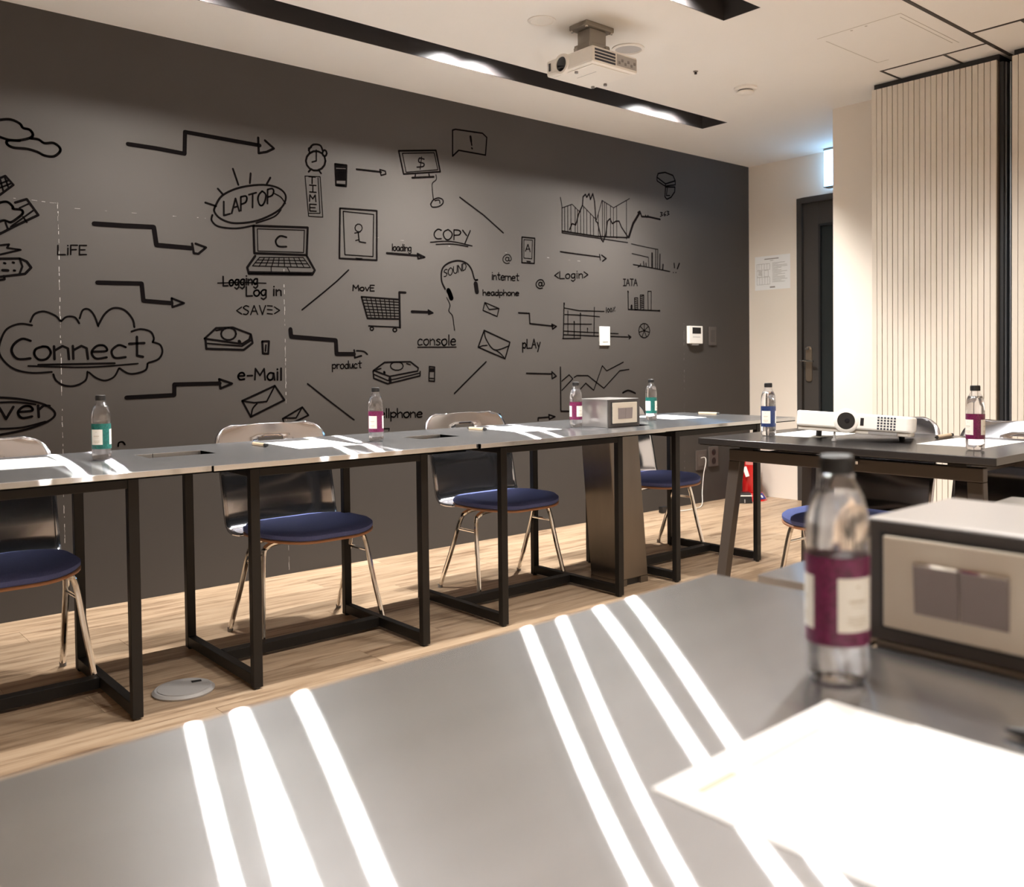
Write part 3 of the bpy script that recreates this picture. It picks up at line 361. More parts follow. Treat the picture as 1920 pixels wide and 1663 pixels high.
('drawn_cloud',[(8,1,[901,1208,856,1213,811,1192,788,1148,780,1098,802,1055,839,1026,897,1012,970,1015]),(8,1,[895,1222,912,1255,948,1266,988,1250,1008,1228]),(8,1,[1011,1228,1032,1246,1063,1245,1080,1220]),(8,1,[1082,1241,1095,1276,1119,1280,1140,1254,1155,1209]),(9,1,[1155,1213,1183,1263,1220,1289,1264,1281,1296,1243,1303,1208]),(9,1,[1291,1188,1329,1199,1371,1189,1385,1161,1380,1142]),(9,1,[1381,1142,1412,1130,1421,1098,1403,1066,1360,1050]),(9,1,[1356,1047,1348,1019,1310,1004,1273,1004,1238,1027]),(8,1,[1235,1027,1214,990,1177,975,1142,987,1114,1011]),(8,1,[1108,1014,1099,977,1057,955,1016,958,986,979,976,1005]),(10,1,[894,1144,864,1152,834,1130,825,1100,846,1070,892,1072]),(10,1,[939,1121,913,1110,907,1088,923,1067,951,1069,968,1094,958,1117,939,1121]),(10,0,[981,1122,982,1068]),(10,0,[983,1104,1013,1123,1034,1113,1037,1068]),(10,0,[1053,1124,1054,1069]),(10,0,[1055,1106,1086,1124,1107,1114,1111,1069]),(10,1,[1130,1099,1186,1103,1177,1125,1148,1124,1126,1097,1143,1070,1186,1075]),(10,1,[1265,1119,1236,1128,1207,1103,1219,1073,1264,1076]),(11,0,[1313,1165,1312,1082,1337,1077]),(11,0,[1280,1134,1344,1138]),(9,0,[921,1045,1218,1049]),(7,1,[884,1041,1107,1033,1315,1047])]),
('drawn_arrow',[(19,0,[1264,898,1470,903,1471,951,1680,951]),(11,0,[1678,971,1683,927,1739,949,1678,971])]),
('drawn_word',[(9,1,[1771,984,1800,985,1795,998,1780,998,1769,983,1778,967,1800,969]),(9,0,[1815,984,1840,985]),(9,0,[1852,965,1856,1018,1878,985,1900,1017,1904,963]),(9,1,[1948,994,1928,996,1915,979,1924,963,1941,967,1948,994]),(10,0,[1948,994,1953,962]),(10,0,[1968,999,1967,962]),(10,0,[1968,1013,1968,1014]),(10,0,[1987,1018,1986,961])]),
('drawn_envelope',[(10,0,[1787,865,1953,933,2002,862,1828,787,1787,865]),(8,0,[1787,865,1847,854,1910,858,1953,933]),(8,1,[1860,849,1838,825,1830,789])]),
('drawn_envelope',[(9,0,[1991,770,2096,823,2129,781,2019,738]),(8,0,[1996,772,2062,771,2096,823]),(7,0,[1991,770,2000,743])]),
('drawn_bubble',[(9,1,[761,916,780,915,856,905,940,880,979,842,952,810,872,781,776,764]),(8,1,[760,894,836,894,907,882]),(8,1,[758,789,853,789,942,809]),(10,0,[776,874,799,827,826,875]),(10,1,[846,853,894,857,886,875,861,874,842,851,857,828,893,833]),(10,0,[916,877,918,829]),(10,0,[919,860,937,876,959,874])]),
('drawn_letter',[(7,1,[1225,687,1228,702,1244,705,1253,693])]),
]
SEAMS=[[(1008,1722),(1004,-5)],[(797,1725),(1004,1719)],[(2011,1504),(2011,21)],[(5042,1325),(5041,183)],[(1007,1704),(1716,1718)],[(2518,1703),(4037,1676)]]

# ================================================================== THE SETTING
def struct(o): o['kind'] = 'structure'; return o
floor = struct(MB().box(XL-0.1, XR+0.1, YN-0.1, YW+0.1, -0.06, -0.005).build('floor', 'joint'))
_plank = {}
PL, PWD = 1.22, 0.187
row = 0; y = YW
while y > YN:
    y0 = max(y-PWD, YN); x = XL - (0.0, 0.47, 0.83, 0.21, 0.66)[row % 5]
    while x < XR:
        a, b = max(x, XL), min(x+PL, XR)
        if b-a > 0.02:
            key = (round(b-a, 3), round(y-y0, 3))
            if key not in _plank:
                hx, hy = (b-a)/2-0.0006, (y-y0)/2-0.0006
                _plank[key] = MB().box(-hx, hx, -hy, hy, -0.005, 0).mesh('floor_plank', 'wood')
            o = bpy.data.objects.new('floor_plank', _plank[key]); C.objects.link(o)
            o.location = ((a+b)/2, (y+y0)/2, 0); o.parent = floor
        x += PL
    y = y0; row += 1

# ceiling slots: x0, x1, y0, y1, lamp x positions, lamp power factor, beam angle, beam softness
SLOTS = [(-0.6, 4.635, 3.498, 3.698, (1.22, 1.41, 2.68, 2.87, 4.12, 4.32), 1.9, 106, 1.0),
         (-0.6, 3.247, 2.276, 2.470, (1.15, 1.31, 2.66, 2.875), 0.6, 150, 0.6),
         (-0.6, 3.247, 1.050, 1.250, (1.13, 1.325, 2.665, 2.87), 0.6, 150, 0.6),
         (-0.6, 3.247, -1.400, -1.200, (-0.35, -0.15, 1.13, 1.32, 2.66, 2.86), 0.6, 150, 0.6)]  # unseen slot behind the camera, its lamps added for ambient light
cb = MB(); yy = YW+0.1
for x0, x1, y0, y1, lx, pf, beam, soft in SLOTS:
    cb.box(XL-0.1, XR+0.1, y1, yy, ZC, ZC+0.03)
    cb.box(XL-0.1, x0, y0, y1, ZC, ZC+0.03); cb.box(x1, XR+0.1, y0, y1, ZC, ZC+0.03); yy = y0
cb.box(XL-0.1, XR+0.1, YN-0.1, yy, ZC, ZC+0.03)
ceiling = struct(cb.build('ceiling', 'ceiling'))
trim_n = 0
for x0, x1, y0, y1, lx, pf, beam, soft in SLOTS:
    trim_n += 1; t = 0.003; zt = ZC+0.22
    m = MB().box(x0, x1, y0, y0+t, ZC+0.001, zt).box(x0, x1, y1-t, y1, ZC+0.001, zt).box(x0, x0+t, y0+t, y1-t, ZC+0.001, zt).box(x1-t, x1, y0+t, y1-t, ZC+0.001, zt).box(x0, x1, y0, y1, zt, zt+0.004)
    tr = struct(m.build('trim_%d' % trim_n, 'trough'))
    yl, zl = (y0+0.084, ZC+0.102) if y0 > 3 else (y0+0.128, ZC+0.104)
    for X in lx:
        h = MB().lathe([(0.040, zl-0.004), (0.044, zl-0.004), (0.044, zl+0.05), (0.03, zl+0.07), (0.012, zl+0.108), (0.0, zl+0.108)], 20, (X, yl, 0)).build('lamp_housing', 'black', tr, smooth=True)
        MB().lathe([(0.0, zl-0.002), (0.030, zl-0.002), (0.030, zl+0.006), (0.0, zl+0.006)], 20, (X, yl, 0)).build('lamp_lens', 'lamp_lens', h)
        for dx, share, bm, sf in ((-0.011, 0.40, beam, soft), (0.0, 0.20 if beam < 140 else 0.34, 150, 0.6), (0.011, 0.40, beam, soft)):   # three emitters side by side, the middle one gives the spill light
            ld = bpy.data.lights.new('lamp_light', 'SPOT'); ld.energy = LAMP_W*pf*share*(0.55 if y0 > 3 and X < 2 else 1.0); ld.color = LAMP_COLOR
            ld.spot_size = math.radians(bm); ld.spot_blend = sf; ld.shadow_soft_size = 0.012
            lo = bpy.data.objects.new('lamp_light', ld); C.objects.link(lo); lo.location = (X+dx, yl, zl-0.016); lo.parent = tr

# dark feature wall with its drawings
wall_back = struct(MB().box(XL-0.1, XR+0.1, YW, YW+0.1, 0, ZC).build('wall_back', 'dark_wall'))
def ribbon(mb, pts, w, y):
    def q(a, b):
        d = Vector((b[0]-a[0], b[1]-a[1]))
        if d.length < 1e-6: return
        n = Vector((-d.y, d.x)).normalized()*w/2
        mb.add([(a[0]+n.x, y, a[1]+n.y), (b[0]+n.x, y, b[1]+n.y), (b[0]-n.x, y, b[1]-n.y), (a[0]-n.x, y, a[1]-n.y)], [(0,1,2,3)])
    for a, b in zip(pts[:-1], pts[1:]): q(a, b)
    for p in pts:
        mb.add([(p[0]+w/2*math.cos(k*PI/4), y-0.0001, p[1]+w/2*math.sin(k*PI/4)) for k in range(8)], [tuple(range(8))])
def flat_obj(name, mb, mat, parent):
    me = bpy.data.meshes.new(name); me.from_pydata(mb.v, [], mb.f); me.materials.append(M[mat]); me.update()
    o = bpy.data.objects.new(name, me); C.objects.link(o); o.parent = parent; return o
for name, strokes in DRAWINGS:
    mb = MB()
    for w, sm, p in strokes:
        P = [(p[i]/1000, p[i+1]/1000) for i in range(0, len(p), 2)]
        if sm: P = catmull(P, 5)
        ribbon(mb, P, w/1000, YW-0.0012)
    flat_obj(name, mb, 'marker', wall_back)
for si, (a, b) in enumerate(SEAMS):      # chipped joints between the wall boards
    mb = MB(); a = Vector((a[0]/1000, a[1]/1000)); b = Vector((b[0]/1000, b[1]/1000)); L = (b-a).length; t = 0.0
    fill = (0.5, 0.4, 0.45, 0.22, 0.15, 0.12)[si]
    while t < L:
        l = random.uniform(0.003, 0.022)
        if random.random() < fill:
            d = (b-a)/L; j = random.uniform(-0.0012, 0.0012); n = Vector((-d.y, d.x))*j
            ribbon(mb, [tuple(a+d*t+n), tuple(a+d*min(L, t+l)+n)], random.uniform(0.0005, (0.0032, 0.002, 0.0026, 0.0016, 0.0014, 0.0014)[si]), YW-0.0008)
        t += l
    if mb.v: flat_obj('chipped_seam', mb, 'chip', wall_back)

# cream walls
DY, DZ = 3.778, 2.209
struct(MB().box(XR, XR+0.1, DY, YW, 0, ZC).box(XR, XR+0.1, 2.9, DY, DZ, ZC).build('wall_right', 'cream'))
struct(MB().box(XP, XR+0.1, YN-0.1, 2.918, 0, ZC).build('wall_pillar', 'cream'))
struct(MB().box(XL-0.1, XL, YN-0.1, YW+0.1, 0, ZC).build('wall_left', 'cream'))
struct(MB().box(XL, XP, YN-0.1, YN, 0, ZC).build('wall_front', 'cream'))
# door with dark frame, tinted pane and lever handle
door = bpy.data.objects.new('door_1', None); C.objects.link(door); door.location = (XR, 3.35, 0); struct(door)
def D(name, mb, mat, parent=door, **k): return mb.build(name, mat, parent, **k)
f0 = DY-3.35
D('door_frame', MB().box(-0.006, 0.09, f0-0.04, f0, 0, DZ).box(-0.006, 0.09, 2.92-3.35, f0-0.04, DZ-0.04, DZ), 'door', bevel=0.002)
leaf = D('door_leaf', MB().box(0.02, 0.065, f0-0.165, f0-0.042, 0.004, DZ-0.042).box(0.02, 0.065, 2.93-3.35, f0-0.165, DZ-0.20, DZ-0.042).box(0.02, 0.065, 2.93-3.35, f0-0.165, 0.004, 0.30), 'door', bevel=0.002)
D('pane', MB().box(0.034, 0.046, 2.93-3.35, f0-0.167, 0.30, DZ-0.20), 'door_glass')
D('glazing_bead', MB().box(0.016, 0.034, f0-0.181, f0-0.166, 0.30, DZ-0.20).box(0.016, 0.034, 2.93-3.35, f0-0.181, DZ-0.215, DZ-0.20), 'seal')
hy = 3.690-3.35
hd = D('door_handle', MB().prism([(y_, z_) for y_, z_ in rrect(0.050, 0.255, 0.022)], 0, 0.012), 'brass', bevel=0.002)
hd.rotation_euler = (PI/2, 0, -PI/2); hd.location = (0.02, hy, 1.002)
D('door_lever', MB().tube([(0.008, hy, 1.025), (-0.028, hy, 1.025), (-0.034, hy-0.01, 1.025), (-0.034, hy-0.065, 1.022)], 0.008, 10).tube([(-0.034, hy, 1.025), (-0.034, hy+0.045, 1.025)], 0.006, 8).box(-0.016, 0.008, hy-0.014, hy+0.014, 1.105, 1.122), 'chrome', leaf, smooth=True)

# ceiling tracks of the folding partitions, access panel
def track(x0, x1, y0, y1):
    global trim_n
    trim_n += 1; struct(MB().box(x0, x1, y0, y1, ZC-0.0025, ZC+0.01).build('trim_%d' % trim_n, 'track'))
track(2.2, 4.70, 1.833, 1.851)
track(4.424, 4.436, 1.851, 2.380)
track(4.436, 4.66, 2.368, 2.380); track(4.436, 4.69, 2.044, 2.056)
track(4.236, 4.250, 0.9, 1.833); track(4.250, 4.66, 1.615, 1.628)
hp = MB()
for x0, x1, y0, y1 in ((3.76, 3.764, 1.93, 2.33), (3.82, 4.29, 2.318, 2.321), (3.76, 4.32, 1.926, 1.929), (3.80, 4.30, 1.948, 1.951), (4.29, 4.293, 2.26, 2.32)):
    hp.box(x0, x1, y0, y1, ZC-0.0008, ZC+0.002)
for yy in (2.10, 2.17): hp.lathe([(0.0, ZC-0.001), (0.006, ZC-0.001), (0.006, ZC), (0, ZC)], 10, (3.785, yy, 0))
hp.build('access_panel_joint', pbr('panel joint', (0.52, 0.47, 0.41), 0.8), ceiling)

# ================================================================== FOLDING PARTITIONS
def partition(label, ya, yb, n, group=None):
    XF = 4.600
    o = thing('folding_partition', label, 'partition', (XF, (ya+yb)/2, 0)); c = (ya+yb)/2
    MB().box(0.0125, 0.255, yb-c, ya-c, 0.012, 2.474).build('core', 'groove', o)
    MB().box(0.03, 0.24, yb-c, ya-c, 2.474, ZC-0.001).build('top_gap_shade', 'seal', o)  # shaded gap under the ceiling, put in as a black block
    MB().box(0.03, 0.24, yb-c, ya-c, 0.001, 0.012).build('floor_seal', 'seal', o)
    p = (ya-yb)/n
    me = MB().box(0, 0.0122, -p/2+0.0017, p/2-0.0017, 0.014, 2.476).mesh('slat', 'slat')
    for i in range(n):
        s = bpy.data.objects.new('slat', me); C.objects.link(s); s.parent = o; s.location = (0 if i % 2 else 0.0012, ya-c-p*(i+0.5), 0)
    for k, (a, b, x) in enumerate(((0.004, 0.016, 0.10), (0.020, 0.030, 0.06), (0.040, 0.050, 0.09))):
        pass
    return o
part_l = partition('tall stacked beige partition panel with vertical grooves next to the pillar', 2.522, 1.871, 22)
part_r = partition('beige grooved partition panel at the right edge beyond a black gap', 1.801, 0.62, 40)
for i, (y0, y1, x0, mt, nm) in enumerate(((1.868, 1.850, 0.03, 'seal', 'edge_seal'), (1.850, 1.843, 0.05, 'alu', 'edge_profile'), (1.843, 1.832, 0.09, 'seal', 'edge_seal'), (1.832, 1.826, 0.06, 'alu', 'edge_profile'), (1.826, 1.806, 0.10, 'seal', 'edge_seal'))):
    c = (2.522+1.871)/2
    MB().box(x0, 0.25, y1-c, y0-c, 0.012, 2.470).build(nm, mt, part_l)

# ================================================================== TABLES
def steel_table(label, loc, rz, L, Dp, notchL, notchR, legs, leg_y, stretcher_y, tray=None, group='steel work tables'):
    """loc = front left corner on the floor; local x along the front edge, y away from the aisle"""
    o = thing('work_table', label, 'table', loc, rz)
    pts = [(0, 0), (L, 0)]
    if notchR: d, a, b = notchR; pts += [(L, a), (L-d, a), (L-d, b), (L, b)]
    pts += [(L, Dp), (0, Dp)]
    if notchL: d, a, b = notchL; pts += [(0, b), (d, b), (d, a), (0, a)]
    MB().prism(pts, T-0.017, T).build('tabletop', 'steel', o, bevel=0.0012)
    MB().prism(pts, T-0.021, T-0.0172).build('underside', 'underside', o)
    lw, ya, yb = 0.031, leg_y[0], leg_y[1]
    zt = T-0.0212
    for x in legs:
        for yy in (ya, yb-0.026):
            MB().box(x, x+lw, yy, yy+0.026, 0.006, zt).build('leg', 'leg', o, bevel=0.002)
            MB().lathe([(0.010, 0), (0.0115, 0.006), (0.0, 0.006)], 10, (x+lw/2, yy+0.013, 0)).build('foot', 'black', o)
        MB().box(x+0.001, x+lw-0.001, ya+0.026, yb-0.026, 0.012, 0.048).build('base_bar', 'leg', o, bevel=0.002)
        MB().box(x+0.001, x+lw-0.001, ya+0.026, yb-0.026, zt-0.034, zt).build('top_bar', 'leg', o, bevel=0.002)
    xa, xb = legs[0]+lw, legs[1]
    MB().box(xa, xb, stretcher_y-0.02, stretcher_y+0.02, 0.012, 0.048).build('stretcher', 'leg', o, bevel=0.002)
    MB().box(xa, xb, ya+0.002, ya+0.032, zt-0.034, zt).build('apron', 'leg', o, bevel=0.002)
    MB().box(xa, xb, yb-0.034, yb-0.004, zt-0.034, zt).build('apron', 'leg', o, bevel=0.002)
    if tray:
        x0, x1, y0, y1 = tray; z0 = T-0.062
        MB().box(x0, x1, y0, y1, z0, z0+0.003).box(x0, x0+0.003, y0, y1, z0, T-0.018).box(x1-0.003, x1, y0, y1, z0, T-0.018).box(x0, x1, y0, y0+0.003, z0, T-0.018).box(x0, x1, y1-0.003, y1, z0, T-0.018).build('cable_tray', 'underside', o)
    return o
FY = 2.665
steel_table('steel table at the left edge under the teal bottle by the word in the oval', (0.06, FY+0.02, 0), 0, 0.9865, 0.768, None, (0.06, 0.375, 0.525), (0.14, 0.769), (0.075, 0.68), 0.42, tray=(0.915, 1.165, 0.355, 0.545))
steel_table('steel table second from left with a purple bottle and a paper', (1.048, FY+0.01, 0), 0, 0.9875, 0.768, (0.162, 0.385, 0.535), (0.03, 0.325, 0.475), (0.148, 0.79), (0.085, 0.68), 0.41)
steel_table('steel table third from left, ending at the switch post', (2.037, FY-0.005, 0), 0, 1.028, 0.768, (0.165, 0.35, 0.50), (0.150, 0.195, 0.425), (0.168, 0.822), (0.095, 0.69), 0.43, tray=(-0.045, 0.175, 0.33, 0.52))
steel_table('steel table farthest right along the dark wall, beyond the switch post', (3.072, FY+0.015, 0), 0, 1.036, 0.768, (0.130, 0.175, 0.405), None, (0.171, 0.805), (0.075, 0.68), 0.40)
RN = math.radians(2.8)
steel_table('near steel table filling the foreground with long light streaks', (0.036, -0.14, 0), RN, 1.015, 0.882, None, (0.155, 0.375, 0.605), (0.17, 0.82), (0.10, 0.70), 0.43)
steel_table('near steel table at right behind the large switch box', (1.088, -0.138, 0), RN, 0.98, 0.882, (0.085, 0.405, 0.640), None, (0.14, 0.78), (0.10, 0.70), 0.43)

# black presenter table with splayed trapezoid frames
bt = thing('presenter_table', 'black laminate table with splayed brown legs carrying the white projector', 'table', (3.13, 1.683, 0))
MB().prism([(x, y) for x, y in ((-0.36, -0.557), (0.36, -0.557), (0.36, 0.557), (-0.36, 0.557))], T-0.024, T).build('tabletop', 'black_top', bt, bevel=0.002)
MB().box(-0.355, 0.355, -0.552, 0.552, T-0.0262, T-0.0242).build('underside', 'underside', bt)
for s in (-1, 1):
    xt, xb = s*0.25, s*0.31
    def leg(sy):
        a, b, w, d = 0.455*sy, 0.508*sy, 0.050, 0.036
        z1 = T-0.089
        MB().hull8([(xb-d/2, b-w/2*0.75, 0.0), (xb+d/2, b-w/2*0.75, 0.0), (xb+d/2, b+w/2*0.75, 0.0), (xb-d/2, b+w/2*0.75, 0.0)],
                   [(xt-d/2, a-w/2, z1), (xt+d/2, a-w/2, z1), (xt+d/2, a+w/2, z1), (xt-d/2, a+w/2, z1)]).build('leg', 'taupe', bt, bevel=0.003)
    leg(1); leg(-1)
    MB().box(xt-0.018, xt+0.018, -0.480, 0.480, T-0.089, T-0.045).build('rail', 'taupe', bt, bevel=0.003)
    for yy in (-0.40, -0.02, 0.40):
        MB().box(xt-0.018, xt+0.018, yy-0.03, yy+0.03, T-0.045, T-0.0264).build('spacer', 'leg', bt)
for yy in (-0.36, 0.36):
    MB().box(-0.232, 0.232, yy-0.02, yy+0.02, T-0.084, T-0.055).build('cross_rail', 'taupe', bt)
MB().lathe([(0.0, T-0.062), (0.008, T-0.062), (0.008, T-0.052), (0.0, T-0.052)], 10, (-0.275, -0.06, 0)).build('bolt', 'chrome', bt, smooth=True)

# ================================================================== CHAIRS
def make_chair(label, loc, rz):
    o = thing('stacking_chair', label, 'chair', loc, rz)      # faces local -y
    # back shell: grid over (u across, v along the profile), hole for the hand grip
    prof = catmull([(0.085, 0.388), (0.150, 0.386), (0.192, 0.396), (0.218, 0.430), (0.232, 0.49), (0.262, 0.62), (0.302, 0.735), (0.322, 0.792)], 4)
    vs_ = []; acc = 0
    for i, p in enumerate(prof):
        if i: acc += math.hypot(p[0]-prof[i-1][0], p[1]-prof[i-1][1])
        vs_.append(acc)
    Lp = vs_[-1]
    def at(v):
        for i in range(len(vs_)-1):
            if vs_[i+1] >= v:
                t = (v-vs_[i])/(vs_[i+1]-vs_[i]+1e-9); a, b = prof[i], prof[i+1]
                return a[0]+(b[0]-a[0])*t, a[1]+(b[1]-a[1])*t
        return prof[-1]
    h0, h1 = Lp-0.076, Lp-0.058
    vv = [0, 0.02, 0.04, 0.065, 0.09, 0.11, 0.13, 0.15, 0.18, 0.22, 0.27, 0.32, 0.37, 0.41]
    vv = [v for v in vv if v < h0-0.01]+[h0, (h0+h1)/2, h1]+[Lp-0.042, Lp-0.030, Lp-0.017, Lp-0.008, Lp-0.002, Lp]
    def halfw(v):
        R = 0.080; w = 0.243
        if v < 0.13: w = 0.235+0.008*v/0.13
        if v > Lp-R:
            t = v-(Lp-R); w -= R-math.sqrt(max(0, R*R-t*t))*0.98
        return w
    uu = [-1, -0.93, -0.82, -0.62, -0.42, -0.27, -0.1, 0.1, 0.27, 0.42, 0.62, 0.82, 0.93, 1]
    mb = MB(); nu = len(uu)
    for v in vv:
        y_, z_ = at(v)
        for u in uu:
            w = halfw(v); x = u*w
            if abs(u) == 0.27: x = math.copysign(0.056, u)
            if abs(u) == 0.1: x = math.copysign(0.024, u)
            bow = 0.020*(u*u-0.35)*min(1, v/0.2)
            mb.v.append((x, y_-bow, z_))
    for i in range(len(vv)-1):
        hole = vv[i] >= h0-1e-6 and vv[i+1] <= h1+1e-6
        for k in range(nu-1):
            if hole and uu[k] >= -0.271 and uu[k+1] <= 0.271: continue
            mb.f.append((i*nu+k, i*nu+k+1, (i+1)*nu+k+1, (i+1)*nu+k))
    b = mb.build('backrest', 'shell', o, smooth=True)
    b.data.polygons.foreach_set('use_smooth', [True]*len(b.data.polygons))
    sm = b.modifiers.new('thickness', 'SOLIDIFY'); sm.thickness = 0.011; sm.offset = 0
    # seat: plywood pan and upholstered pad, both rounded
    def slab(rings, mat, name):
        m = MB(); n = None
        for (w, d, r, z, dip) in rings:
            P = rrect(w, d, r, 8, 0, -0.008); n = len(P)
            m.v += [(x, y_, z - dip*max(0, (-y_-0.10)/0.1)**2*0.5 + 0.010*(x/0.23)**2*dip*40) for x, y_ in P]
        k = len(rings)
        m.f = [tuple(range(n-1, -1, -1)), tuple((k-1)*n+i for i in range(n))]
        for j in range(k-1):
            m.f += [(j*n+i, j*n+(i+1) % n, (j+1)*n+(i+1) % n, (j+1)*n+i) for i in range(n)]
        return m.build(name, mat, o, smooth=True)
    slab([(0.452, 0.395, 0.15, 0.380, 0.012), (0.462, 0.405, 0.155, 0.382, 0.012), (0.464, 0.407, 0.155, 0.388, 0.012), (0.456, 0.400, 0.15, 0.391, 0.012)], 'ply', 'seat_pan')
    slab([(0.450, 0.394, 0.15, 0.3915, 0.012), (0.462, 0.405, 0.155, 0.398, 0.012), (0.462, 0.405, 0.155, 0.410, 0.012), (0.440, 0.385, 0.15, 0.420, 0.012), (0.38, 0.32, 0.13, 0.4225, 0.012)], 'fabric', 'seat_pad')
    for s in (-1, 1):
        for (y0, xf, yf) in ((-0.055, 0.256, -0.128), (0.035, 0.238, 0.188)):
            P = catmull([(s*0.05, y0, 0.3705), (s*0.14, y0, 0.3705), (s*0.196, y0+(yf-y0)*0.03, 0.360), (s*0.219, y0+(yf-y0)*0.12, 0.325), (s*(0.219+(xf-0.219)*0.45), y0+(yf-y0)*0.52, 0.175), (s*xf, yf, 0.012)], 4)
            MB().tube(P, 0.0102, 9).build('leg', 'chrome', o, smooth=True)
            MB().lathe([(0.0, 0.0), (0.011, 0.001), (0.011, 0.018), (0.0, 0.020)], 10, (s*xf, yf, 0)).build('glide', 'grey', o, smooth=True)
        MB().tube([(s*0.224, -0.072, 0.288), (s*0.222, 0.062, 0.288)], 0.006, 8).build('stretcher', 'chrome', o, smooth=True)
    MB().box(-0.06, 0.06, -0.072, 0.052, 0.366, 0.381).build('seat_bracket', 'black', o)
    return o
CH = [((0.575, 3.255), 1.0, 'blue padded chair at the left edge behind the table with the teal bottle'),
      ((1.645, 3.265), 1.5, 'blue padded chair behind the second table, left of the purple bottle'),
      ((2.635, 3.265), 0.5, 'blue padded chair behind the third table, left of the steel switch post'),
      ((3.665, 3.265), -1.0, 'blue padded chair farthest right along the dark wall, past the switch post'),
      ((3.265, 1.897), -89.0, 'chair behind the black table, its back beside the white projector'),
      ((3.265, 1.345), -91.0, 'chair behind the black table at the right edge, hand slot showing')]
c0 = make_chair(CH[0][2], (*CH[0][0], 0), math.radians(CH[0][1])); c0['group'] = 'blue padded chairs'
for (p, a, lab) in CH[1:]:
    c = copy_tree(c0); c.location = (*p, 0); c.rotation_euler = (0, 0, math.radians(a)); c['label'] = lab

# ================================================================== SWITCH POSTS
def switch_post(label, loc, rz, sheared):
    """post rising between two tables, boxy head with a plate of two rockers on its local -y face"""
    o = thing('switch_post', label, 'switch post', loc, rz)
    sx, sy = (0.062, 0.0)
    hw, hd = 0.096, 0.093
    k = 1 if sheared else 0
    b = [(-hw+k*sx, -hd, 0.03), (hw+k*sx, -hd, 0.03), (hw+k*sx, hd, 0.03), (-hw+k*sx, hd, 0.03)]
    t = [(-hw, -hd, T-0.001), (hw, -hd, T-0.001), (hw, hd, T-0.001), (-hw, hd, T-0.001)]
    MB().hull8(b, t).build('post', 'steel_v', o, bevel=0.004)
    MB().box(-hw+k*sx+0.012, hw+k*sx-0.012, -hd+0.012, hd-0.012, 0, 0.03).build('plinth', 'black', o)
    for xx in (-hw+k*sx, hw+k*sx-0.05):
        MB().box(xx, xx+0.05, -hd, hd, 0.0, 0.0295).build('foot', 'steel_v', o)
    hb = 0.128
    head = MB().box(-0.103, 0.103, -0.092, 0.098, T+0.001, T+hb).build('head', 'steel_box', o, bevel=0.002)
    MB().box(-0.1035, 0.1035, -0.0985, -0.0925, T+0.001, T+hb-0.001).build('front_frame', 'graphite', o, bevel=0.001)
    MB().box(-0.086, 0.086, -0.0995, -0.098, T+0.014, T+hb-0.012).build('plate_gap', 'seal', o)
    pl = MB().box(-0.0800, 0.0800, -0.105, -0.0995, T+0.018, T+hb-0.0155).build('plate', 'champagne', o, bevel=0.0015)
    for s in (-1, 1):
        MB().hull8([(min(0, s*0.0465)+0.0006, -0.1062, T+0.038), (max(0, s*0.0465)-0.0006, -0.1062, T+0.038), (max(0, s*0.0465)-0.0006, -0.104, T+0.038), (min(0, s*0.0465)+0.0006, -0.104, T+0.038)],
                   [(min(0, s*0.0465)+0.0006, -0.1095, T+0.087), (max(0, s*0.0465)-0.0006, -0.1095, T+0.087), (max(0, s*0.0465)-0.0006, -0.104, T+0.090), (min(0, s*0.0465)+0.0006, -0.104, T+0.090)]).build('rocker', 'rocker', pl, bevel=0.0006)
        MB().box(min(0, s*0.0465)+0.001, max(0, s*0.0465)-0.001, -0.1085, -0.104, T+0.0865, T+0.0905).build('rocker_edge', 'chrome', pl)
    return o
switch_post('steel post with a small plated switch head between two far tables', (3.018, 2.966, 0), 0, True)
switch_post('large grey switch box with beige plate and two brown rockers, near right', (0.989, 0.393, 0), -PI/2, False)

